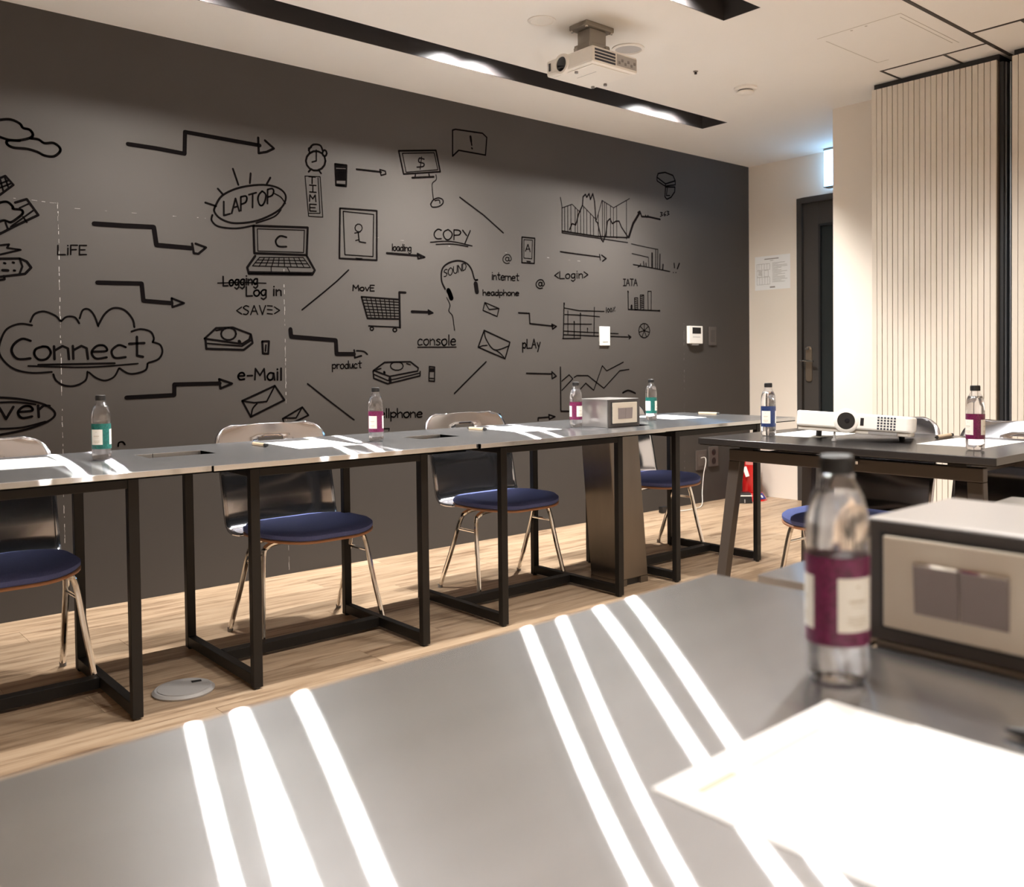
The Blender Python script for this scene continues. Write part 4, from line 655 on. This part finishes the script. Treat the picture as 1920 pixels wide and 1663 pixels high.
# ================================================================== BOTTLES
def make_bottle(label, loc, rz, lab_mat):
    o = thing('water_bottle', label, 'bottle', (loc[0], loc[1], T), rz, 'water bottles on the tables')
    R = 0.0290
    body = [(0.0, 0.004), (0.012, 0.0015), (0.021, 0.0), (0.0255, 0.002), (0.0282, 0.008), (R, 0.016), (R, 0.033), (0.0284, 0.035), (0.0284, 0.118), (R, 0.121), (R, 0.128), (0.0288, 0.138), (0.0280, 0.149), (0.0262, 0.160), (0.0233, 0.169), (0.0196, 0.1765), (0.0163, 0.1815), (0.0148, 0.1850), (0.0143, 0.1865), (0.0158, 0.187), (0.0158, 0.1888), (0.0132, 0.189), (0.0130, 0.204)]
    MB().lathe(body, 36, caps=False).build('body', 'pet', o, smooth=True)
    w = [(0.0, 0.0050), (0.020, 0.0012), (0.0248, 0.0030), (0.0274, 0.0085), (0.0282, 0.0165), (0.0282, 0.034), (0.0277, 0.036), (0.0277, 0.117), (0.0282, 0.1205), (0.0282, 0.128), (0.0280, 0.138), (0.0272, 0.149), (0.0254, 0.160), (0.0226, 0.1685), (0.0200, 0.1735), (0.0, 0.1737)]
    MB().lathe(w, 36).build('water', 'water', o, smooth=True)
    lb = MB().lathe([(0.0287, 0.0365), (0.0289, 0.0365), (0.0289, 0.1165), (0.0287, 0.1165), (0.0287, 0.0365)], 40, caps=False).build('label', lab_mat, o, smooth=True)
    for a in (0.0, PI*0.667, PI*1.333):
        MB().lathe([(0.02895, 0.0500), (0.02910, 0.0500), (0.02910, 0.0985), (0.02895, 0.0985)], 10, a0=a-0.65, a1=a+0.65).build('label_panel', 'label_white', lb, smooth=True)
        pr = MB()
        for z_, h_, w_ in ((0.090, 0.0016, 0.06), (0.0765, 0.0022, 0.30), (0.0725, 0.0008, 0.22), (0.0625, 0.0010, 0.36), (0.0600, 0.0010, 0.33), (0.0575, 0.0010, 0.36), (0.0550, 0.0010, 0.20)):
            pr.lathe([(0.02918, z_), (0.02918, z_+h_)], 6, a0=a-w_, a1=a+w_, caps=False)
        pr.build('label_print', 'print_tan', lb)
    cp = MB().lathe([(0.0, 0.2072), (0.0132, 0.2072), (0.0146, 0.2062), (0.0148, 0.2040), (0.0148, 0.1905), (0.0140, 0.1900), (0.0, 0.1900)], 32).build('cap', 'cap', o, smooth=True)
    ribs = MB()
    for k in range(36):
        a = 2*PI*k/36; ribs.box(-0.0004, 0.0004, 0.0147, 0.0152, 0.1915, 0.2035)
        n = 8
        for j in range(n):
            x, y, z = ribs.v[-n+j]; ribs.v[-n+j] = (x*math.cos(a)-y*math.sin(a), x*math.sin(a)+y*math.cos(a), z)
    ribs.build('cap_ribs', 'cap', cp)
    return o
BT = [((0.860, 3.120), 'teal', 'water bottle with teal label on the leftmost steel table', 224),
      ((1.835, 3.062), 'magenta', 'purple-labelled water bottle on the second steel table, before the word cellphone', 209),
      ((2.850, 3.010), 'magenta', 'purple-labelled water bottle beside the far switch post', 270),
      ((3.440, 3.080), 'teal', 'water bottle with teal label right of the far switch post', 297),
      ((3.020, 2.092), 'navy', 'water bottle with navy label on the black table corner', 193),
      ((2.968, 1.272), 'magenta', 'purple-labelled water bottle on the paper at the black table', 275),
      ((0.757, 0.450), 'magenta', 'large blurred purple-labelled water bottle in the foreground', 249)]
b0 = {}
for (p, m, lab, a) in BT:
    if m not in b0:
        b0[m] = make_bottle(lab, p, math.radians(a), m); o = b0[m]
    else:
        o = copy_tree(b0[m])
    o.location = (*p, T+0.0003 + (0.0008 if 'on the paper' in lab else 0)); o.rotation_euler = (0, 0, math.radians(a)); o['label'] = lab

# ================================================================== PAPERS AND PENS
def paper(label, cx, cy, rz, w=0.235, h=0.332, lines=True):
    o = thing('paper_sheet', label, 'paper', (cx, cy, T+0.0002), rz, 'paper sheets on the tables')
    MB().box(-w/2, w/2, -h/2, h/2, 0, 0.0006).build('sheet', 'paper', o)
    if lines:
        pr = MB(); pr.box(-w/2+0.018, -w/2+0.062, h/2-0.030, h/2-0.022, 0.0006, 0.0007); pr.box(-w/2+0.075, w/2-0.06, h/2-0.029, h/2-0.026, 0.0006, 0.0007)
        pr.build('letterhead_print', 'print_tan', o)
    return o
paper('white paper on the leftmost steel table', 0.627, 3.195, math.radians(-3))
paper('white paper on the second steel table', 1.603, 3.145, math.radians(-3))
paper('white paper on the third steel table', 2.622, 3.145, math.radians(-5))
paper('white paper on the far right steel table behind the teal bottle', 3.700, 3.190, math.radians(-8))
paper('white paper on the black table at the right under the purple bottle', 3.225, 1.395, math.radians(-90))
paper('white paper on the black table left of the white projector', 3.215, 2.010, math.radians(-88))
paper('large overexposed white paper in the foreground', 0.5865, 0.2555, math.radians(1.6))
def pen(label, a, b, mat='pen_body', r=0.0055):
    a, b = Vector((*a, 0)), Vector((*b, 0)); d = b-a
    o = thing('pen', label, 'pen', (a.x, a.y, T+r+0.0004), math.atan2(d.y, d.x))
    L = d.length
    MB().lathe([(0.0, 0.012), (r, 0.014), (r, L-0.016), (0.0, L-0.016)], 12, axis='x').build('barrel', mat, o, smooth=True)
    MB().lathe([(0.0, 0.0), (r*0.35, 0.001), (r*0.95, 0.0135), (0.0, 0.0135)], 12, axis='x').build('tip', 'black', o, smooth=True)
    MB().lathe([(0.0, L-0.016), (r*1.02, L-0.016), (r*0.95, L), (0.0, L)], 12, axis='x').build('end_cap', 'black', o, smooth=True)
    return o
pen('tan pen on the second steel table beside the paper', (1.424, 3.265), (1.428, 3.145), r=0.0065)
pen('tan pen on the third steel table beside the paper', (2.440, 3.285), (2.452, 3.165), r=0.0065)
pen('tan pen on the far right steel table near its end', (4.02, 3.26), (4.045, 3.12), r=0.006)
pen('tan pen on the black table beside the paper', (3.27, 1.545), (3.42, 1.552), r=0.0075)
pen('black pen at the right edge of the foreground paper', (0.7355, 0.293), (0.7380, 0.155), mat='black', r=0.0045)

# ================================================================== PROJECTORS
pj = thing('ceiling_projector', 'white projector hanging upside down from the ceiling', 'projector', (2.855, 2.890, ZC), 0)
bx0, bx1, by0, by1, bz0, bz1 = -0.140, 0.140, -0.145, 0.147, 2.297-ZC, 2.368-ZC
body = MB().box(bx0, bx1, by0, by1, bz0, bz1).build('body', 'white', pj, bevel=0.010)
MB().box(bx0+0.02, bx1-0.03, by0+0.02, by1-0.02, bz0-0.004, bz0).build('base_plate', 'white', pj, bevel=0.003)
lr = MB().lathe([(0.043, bx0-0.006), (0.046, bx0+0.004), (0.046, bx0+0.012), (0.030, bx0+0.012), (0.032, bx0-0.006), (0.043, bx0-0.006)], 28, (0, by0+0.190, (bz0+bz1)/2-0.001), axis='x', caps=False).build('lens_ring', 'white', pj, smooth=True)
MB().lathe([(0.0, bx0-0.006), (0.020, bx0-0.0045), (0.031, bx0-0.002), (0.031, bx0+0.01), (0.0, bx0+0.01)], 24, (0, by0+0.190, (bz0+bz1)/2-0.001), axis='x').build('lens', 'lens', lr, smooth=True)
MB().box(bx0-0.002, bx0+0.004, by1-0.030, by1-0.018, bz0+0.022, bz0+0.056).build('remote_window', 'black', pj)
for k in range(4):      # vent louvres on the side that faces the room
    z0 = bz0+0.010+k*0.0135
    MB().box(bx0+0.014, bx0+0.138, by0-0.0012, by0+0.004, z0, z0+0.0085).build('vent_slot', 'vent', body)
MB().box(bx0+0.148, bx1-0.010, by0-0.001, by0+0.004, bz0+0.012, bz1-0.010).build('port_panel', 'greyl', body)
for k in range(6):
    MB().box(bx0+0.156+k*0.019, bx0+0.168+k*0.019, by0-0.0022, by0+0.001, bz0+0.020+0.012*(k % 2), bz0+0.032+0.012*(k % 2)).build('port', 'grey', body)
for (fx, fy) in ((bx0+0.035, by0+0.135), (bx1-0.04, by1-0.05), (bx1-0.02, by1-0.11)):
    MB().lathe([(0.0, bz0-0.012), (0.008, bz0-0.012), (0.008, bz0-0.003), (0.0, bz0-0.003)], 14, (fx, fy, 0)).build('foot', 'grey', pj, smooth=True)
MB().box(bx0+0.10, bx0+0.102, by0+0.08, by0+0.20, bz0-0.005, bz0-0.0035).build('lamp_cover_joint', 'greyl', pj)
mt = MB().box(-0.085, 0.085, -0.055, 0.055, -0.022, -0.0005).build('mount_plate', 'mount', pj, bevel=0.003)
MB().box(-0.050, 0.050, -0.040, 0.040, -0.085, -0.022).build('mount_column', 'mount', pj, bevel=0.004)
MB().box(-0.062, 0.062, -0.048, 0.048, -0.112, -0.085).box(-0.10, 0.10, -0.012, 0.012, bz1, -0.112).box(-0.012, 0.012, -0.10, 0.13, bz1, -0.114).build('mount_bracket', 'mount', pj, bevel=0.002)
for (sx_, sy_) in ((-0.075, -0.045), (0.075, -0.045), (-0.075, 0.045), (0.075, 0.045)):
    MB().lathe([(0.0, -0.030), (0.007, -0.029), (0.007, -0.022), (0.0, -0.022)], 10, (sx_, sy_, 0)).build('screw', 'chrome', mt, smooth=True)

tp = thing('table_projector', 'white projector on the black table with round lens and vent grid', 'projector', (2.965, 1.705, T), math.radians(-67))
tp.rotation_euler = (math.radians(-4.0), math.radians(3.0), math.radians(-67))
# local: -y is the lens side, x to the viewer's right
hz = 0.033
pb = MB().prism(rrect(0.395, 0.285, 0.018, 5, 0, 0.142), hz+0.014, hz+0.071).build('body', 'white', tp, bevel=0.007)
MB().prism(rrect(0.385, 0.262, 0.014, 5, 0, 0.140), hz, hz+0.0145).build('underside', 'offwhite', tp, bevel=0.003)
lz = hz+0.043
ring = MB().lathe([(0.030, -0.004), (0.030, 0.012), (0.024, 0.012), (0.024, -0.004), (0.030, -0.004)], 28, (-0.022, 0, lz), axis='y', caps=False).build('lens_ring', 'black', tp, smooth=True)
MB().lathe([(0.0245, -0.0035), (0.0175, -0.0020), (0.0165, -0.0015), (0.0, -0.0015)], 24, (-0.022, 0, lz), axis='y').build('lens_barrel', 'black', ring, smooth=True)
MB().lathe([(0.0, -0.0050), (0.007, -0.0042), (0.0125, -0.0020), (0.0, -0.0016)], 24, (-0.018, 0.0, lz), axis='y').build('lens', 'lens', ring, smooth=True)
MB().lathe([(0.044, 0.0002), (0.040, -0.0028), (0.031, -0.0040), (0.031, 0.002)], 30, (-0.022, 0, lz), axis='y', caps=False).build('lens_bezel', 'white', tp, smooth=True)
MB().box(0.026, 0.038, -0.0016, 0.003, lz-0.014, lz+0.014).build('remote_window', 'black', tp, bevel=0.001)
for i in range(6):
    for j in range(5):
        x0, z0 = 0.083+i*0.0108, hz+0.0195+j*0.0098
        MB().box(x0, x0+0.0068, -0.0012, 0.003, z0, z0+0.0064).build('vent_hole', 'vent', pb)
MB().box(0.055, 0.150, -0.001, 0.02, hz+0.002, hz+0.012).build('logo_strip', 'grey', tp)
MB().lathe([(0.0, -0.0012), (0.009, -0.0009), (0.010, 0.006), (0.004, 0.010), (0.004, hz), (0.0, hz)], 16, (-0.062, 0.022, 0)).build('front_foot', 'greyl', tp, smooth=True)
for sx_, fz in ((-0.15, 0.0094), (0.15, 0.0252)):
    MB().lathe([(0.0, fz), (0.011, fz), (0.011, hz), (0.0, hz)], 14, (sx_, 0.245, 0)).build('rear_foot', 'black', tp, smooth=True)

# ================================================================== CEILING FITTINGS
def disc(name, label, cat, x, y, prof, mat, parts=()):
    o = thing(name, label, cat, (x, y, ZC))
    MB().lathe(prof, 32).build('ring', mat, o, smooth=True)
    for nm, pr, mt_ in parts: MB().lathe(pr, 32).build(nm, mt_, o, smooth=True)
    return o
disc('smoke_detector', 'round white smoke detector on the ceiling right of the projector', 'detector', 4.120, 2.990,
     [(0.0, 0), (0.062, 0), (0.062, -0.010), (0.052, -0.016), (0.0, -0.016)], 'white',
     (('sensing_slot', [(0.040, -0.016), (0.040, -0.024), (0.0, -0.024), (0.0, -0.016)], 'grey'), ('cover', [(0.046, -0.024), (0.046, -0.030), (0.034, -0.036), (0.0, -0.037), (0.0, -0.024)], 'white')))
disc('ceiling_speaker', 'white ceiling disc just right of the hanging projector', 'speaker', 3.180, 2.975,
     [(0.060, -0.001), (0.078, -0.001), (0.078, -0.006), (0.064, -0.009), (0.060, -0.001)], 'white',
     (('grille', [(0.0, -0.004), (0.061, -0.0035), (0.061, -0.001), (0.0, -0.001)], 'greyl'),))
disc('ceiling_speaker', 'pale ceiling disc left of the hanging projector', 'speaker', 2.634, 2.972,
     [(0.045, -0.001), (0.062, -0.001), (0.061, -0.004), (0.048, -0.006), (0.045, -0.001)], 'white',
     (('cover', [(0.0, -0.003), (0.046, -0.003), (0.046, -0.001), (0.0, -0.001)], 'white'),))
sp = disc('ceiling_sprinkler', 'tiny dark sprinkler head on the ceiling', 'sprinkler', 3.690, 2.984,
     [(0.0, -0.001), (0.013, -0.001), (0.012, -0.004), (0.0, -0.006)], 'mount',
     (('nozzle', [(0.0, -0.006), (0.006, -0.006), (0.007, -0.016), (0.0, -0.018)], 'black'),))
ex = thing('exit_sign', 'glowing white exit light box above the door', 'exit sign', (5.765, 3.29, 2.245))
MB().box(-0.028, 0.028, -0.205, 0.213, 0.001, 0.252).build('light_panel', 'exit', ex)
MB().box(-0.032, 0.032, -0.208, 0.216, 0.252, 0.262).box(-0.031, 0.031, -0.207, 0.215, -0.006, 0.001).build('frame', 'mount', ex)

# ================================================================== WALL FITTINGS
nt_ = thing('notice_sheet', 'printed notice with a floor plan taped to the cream wall', 'notice', (XR-0.001, 3.989, 1.691), 0)
MB().box(-0.0008, 0, -0.155, 0.155, -0.127, 0.127).build('sheet', 'paper', nt_)
pr = MB()
def bar(y, z, w, h): pr.box(-0.0014, -0.0008, -y-w, -y, z-h, z)     # y from the viewer's left edge
def frame(y, z, w, h, t=0.0018): bar(y, z, w, t); bar(y, z-h, w, t); bar(y, z, t, h); bar(y+w, z, t, h+t)
bar(-0.070, 0.107, 0.125, 0.007); bar(-0.02, 0.092, 0.03, 0.003)
frame(-0.138, 0.070, 0.115, 0.045); frame(-0.138, 0.020, 0.045, 0.045); frame(-0.072, 0.020, 0.035, 0.045); frame(-0.138, -0.030, 0.115, 0.055)
for k in range(4): bar(-0.120+k*0.024, 0.070, 0.0016, 0.045)
for k in range(4): bar(-0.115+k*0.024, -0.030, 0.0016, 0.055)
for k in range(3): bar(-0.125, 0.012-k*0.011, 0.03, 0.004)
for k in range(16): bar(0.000, 0.072-k*0.0095, random.choice((0.05, 0.08, 0.11, 0.13)), 0.0022)
bar(-0.022, -0.104, 0.045, 0.010)
pr.build('notice_print', 'print', nt_)

def wall_plate(name, label, cat, x0, x1, z0, z1, d, mat):
    o = thing(name, label, cat, ((x0+x1)/2, YW, z0))
    w = (x1-x0)/2
    MB().box(-w, w, -d, -0.0005, 0, z1-z0).build('plate', mat, o, bevel=0.002)
    return o, w, z1-z0
o, w, h = wall_plate('wall_switch', 'white switch plate over the drawn grid chart', 'switch', 4.190, 4.282, 1.140, 1.264, 0.010, 'white')
MB().box(-w*0.55, w*0.55, -0.013, -0.0098, h*0.2, h*0.8).build('rocker', 'white', o, bevel=0.001)
o, w, h = wall_plate('thermostat', 'white thermostat with dark display on the dark wall', 'thermostat', 5.073, 5.222, 1.158, 1.284, 0.026, 'white')
MB().box(-w*0.55, w*0.72, -0.0268, -0.0255, h*0.56, h*0.92).build('display', 'black', o)
MB().box(-w*0.5, w*0.6, -0.0268, -0.0255, h*0.36, h*0.39).build('label_line', 'greyl', o)
MB().box(-w*0.6, w*0.4, -0.024, -0.004, -0.012, 0).build('hinge', 'grey', o)
o, w, h = wall_plate('wall_switch', 'dark brown switch plate right of the thermostat', 'switch', 5.320, 5.404, 1.147, 1.283, 0.009, 'dark_plate')
MB().box(-w*0.5, w*0.5, -0.011, -0.0085, h*0.18, h*0.82).build('rocker', pbr('dark rocker', (0.06, 0.05, 0.045), 0.45), o, bevel=0.001)
o, w, h = wall_plate('wall_outlet', 'dark blank wall plate low on the wall by the white cord', 'outlet', 5.162, 5.282, 0.242, 0.384, 0.008, 'dark_plate')
MB().box(-w*0.6, w*0.6, -0.010, -0.0078, h*0.2, h*0.8).build('insert', pbr('brown insert', (0.10, 0.082, 0.072), 0.5), o, bevel=0.001)
o, w, h = wall_plate('wall_outlet', 'grey double power outlet low on the dark wall', 'outlet', 5.306, 5.412, 0.256, 0.402, 0.012, 'dark_plate')
for zz in (0.28, 0.72):
    MB().lathe([(0.0, -0.0125), (0.024, -0.0125), (0.024, -0.0115), (0.0, -0.0115)], 20, (0, 0, h*zz), axis='y').build('socket', 'black', o, smooth=True)
cord = thing('power_cord', 'thin white cord hanging from the low wall plate behind the chair', 'cord', (5.18, YW, 0))
MB().tube(catmull([(0.03, -0.012, 0.330), (0.035, -0.045, 0.335), (0.025, -0.060, 0.300), (0.000, -0.060, 0.22), (-0.03, -0.07, 0.10), (-0.10, -0.12, 0.012), (-0.25, -0.16, 0.006), (-0.40, -0.13, 0.006), (-0.46, -0.10, 0.03)], 5), 0.0026, 7).build('cable', 'white', cord, smooth=True)
MB().box(-0.52, -0.455, -0.125, -0.085, 0.004, 0.045).build('plug', 'black', cord, bevel=0.005)

# ================================================================== FLOOR THINGS
fx = thing('fire_extinguisher', 'red fire extinguisher in the corner between dark and cream walls', 'extinguisher', (5.61, 4.040, 0))
R_ = 0.066
MB().lathe([(0.0, 0.058), (R_-0.004, 0.058), (R_, 0.066), (R_, 0.30), (R_-0.008, 0.335), (0.040, 0.362), (0.020, 0.372), (0.0, 0.372)], 28).build('cylinder', 'red', fx, smooth=True)
MB().lathe([(R_+0.0006, 0.265), (R_+0.0012, 0.265), (R_+0.0012, 0.310), (R_+0.0006, 0.310)], 20, a0=PI*1.0, a1=PI*1.75, caps=False).build('label', pbr('pale red label', (0.62, 0.22, 0.20), 0.5), fx, smooth=True)
MB().lathe([(0.018, 0.372), (0.018, 0.395), (0.010, 0.398), (0.010, 0.41), (0.0, 0.41)], 16).build('valve', 'brass', fx, smooth=True)
MB().box(-0.075, 0.03, -0.010, 0.010, 0.398, 0.408).box(-0.085, 0.02, -0.009, 0.009, 0.424, 0.434).box(0.0, 0.03, -0.009, 0.009, 0.398, 0.434).build('lever', 'red', fx, bevel=0.002)
MB().tube(catmull([(-0.01, 0.005, 0.388), (-0.05, 0.04, 0.385), (-0.080, 0.055, 0.33), (-0.088, 0.058, 0.20), (-0.086, 0.056, 0.09)], 5), 0.011, 10).build('hose', 'black', fx, smooth=True)
tg = MB().box(-0.014, 0.014, -0.001, 0.001, -0.075, 0.0).build('tag', 'paper', fx); tg.location = (-0.098, -0.012, 0.252); tg.rotation_euler = (0, math.radians(-18), math.radians(-50))
MB().lathe([(0.0, 0.0), (0.118, 0.0), (0.112, 0.016), (0.082, 0.056), (0.064, 0.057), (0.0, 0.057)], 32).build('stand', 'red', fx, smooth=True)
for a in (-0.62, -0.18):
    MB().lathe([(0.1135, 0.016), (0.0845, 0.0545), (0.0855, 0.0555), (0.1145, 0.017)], 5, a0=a*PI, a1=a*PI+0.62).build('stand_label', 'blue', fx, smooth=True)
    MB().lathe([(0.1090, 0.0255), (0.0960, 0.0425)], 3, a0=a*PI+0.20, a1=a*PI+0.36, caps=False).build('stand_mark', 'white', fx)
bxk = thing('rubber_doorstop_box', 'small black box with a pale stripe beside the extinguisher', 'box', (5.440, 3.985, 0), math.radians(-45))
MB().hull8([(-0.06, -0.045, 0), (0.06, -0.045, 0), (0.06, 0.045, 0), (-0.06, 0.045, 0)], [(-0.05, -0.035, 0.075), (0.05, -0.035, 0.075), (0.05, 0.045, 0.075), (-0.05, 0.045, 0.075)]).build('body', 'black', bxk, bevel=0.006)
MB().box(-0.056, 0.056, -0.0415, -0.036, 0.052, 0.060).build('stripe', 'white', bxk)
MB().box(0.000, 0.006, -0.0460, -0.038, 0.006, 0.030).build('mark', 'greyl', bxk)

fb = thing('floor_outlet_box', 'round grey floor outlet box between the two left tables', 'floor box', (1.030, 2.912, 0), math.radians(-12))
MB().lathe([(0.0, 0.0005), (0.092, 0.0005), (0.094, 0.006), (0.086, 0.013), (0.0, 0.013)], 40).build('rim', 'greyl', fb, smooth=True)
MB().lathe([(0.0, 0.0132), (0.078, 0.0132), (0.077, 0.0150), (0.0, 0.0150)], 40, a0=0, a1=PI).build('lid', 'greyl', fb, smooth=True)
MB().prism([(0.079*math.cos(PI+PI*k/20), 0.079*math.sin(PI+PI*k/20)-0.001) for k in range(21)], 0.0132, 0.0155).build('lid', 'greyl', fb, bevel=0.0006)
MB().prism([(0.079*math.cos(PI*k/20), 0.079*math.sin(PI*k/20)+0.001) for k in range(21)], 0.0132, 0.0148).build('lid', pbr('floor box grey', (0.30, 0.285, 0.275), 0.5), fb, bevel=0.0006)
MB().box(0.028, 0.058, 0.022, 0.040, 0.0150, 0.0158).build('cord_slot', 'black', fb)
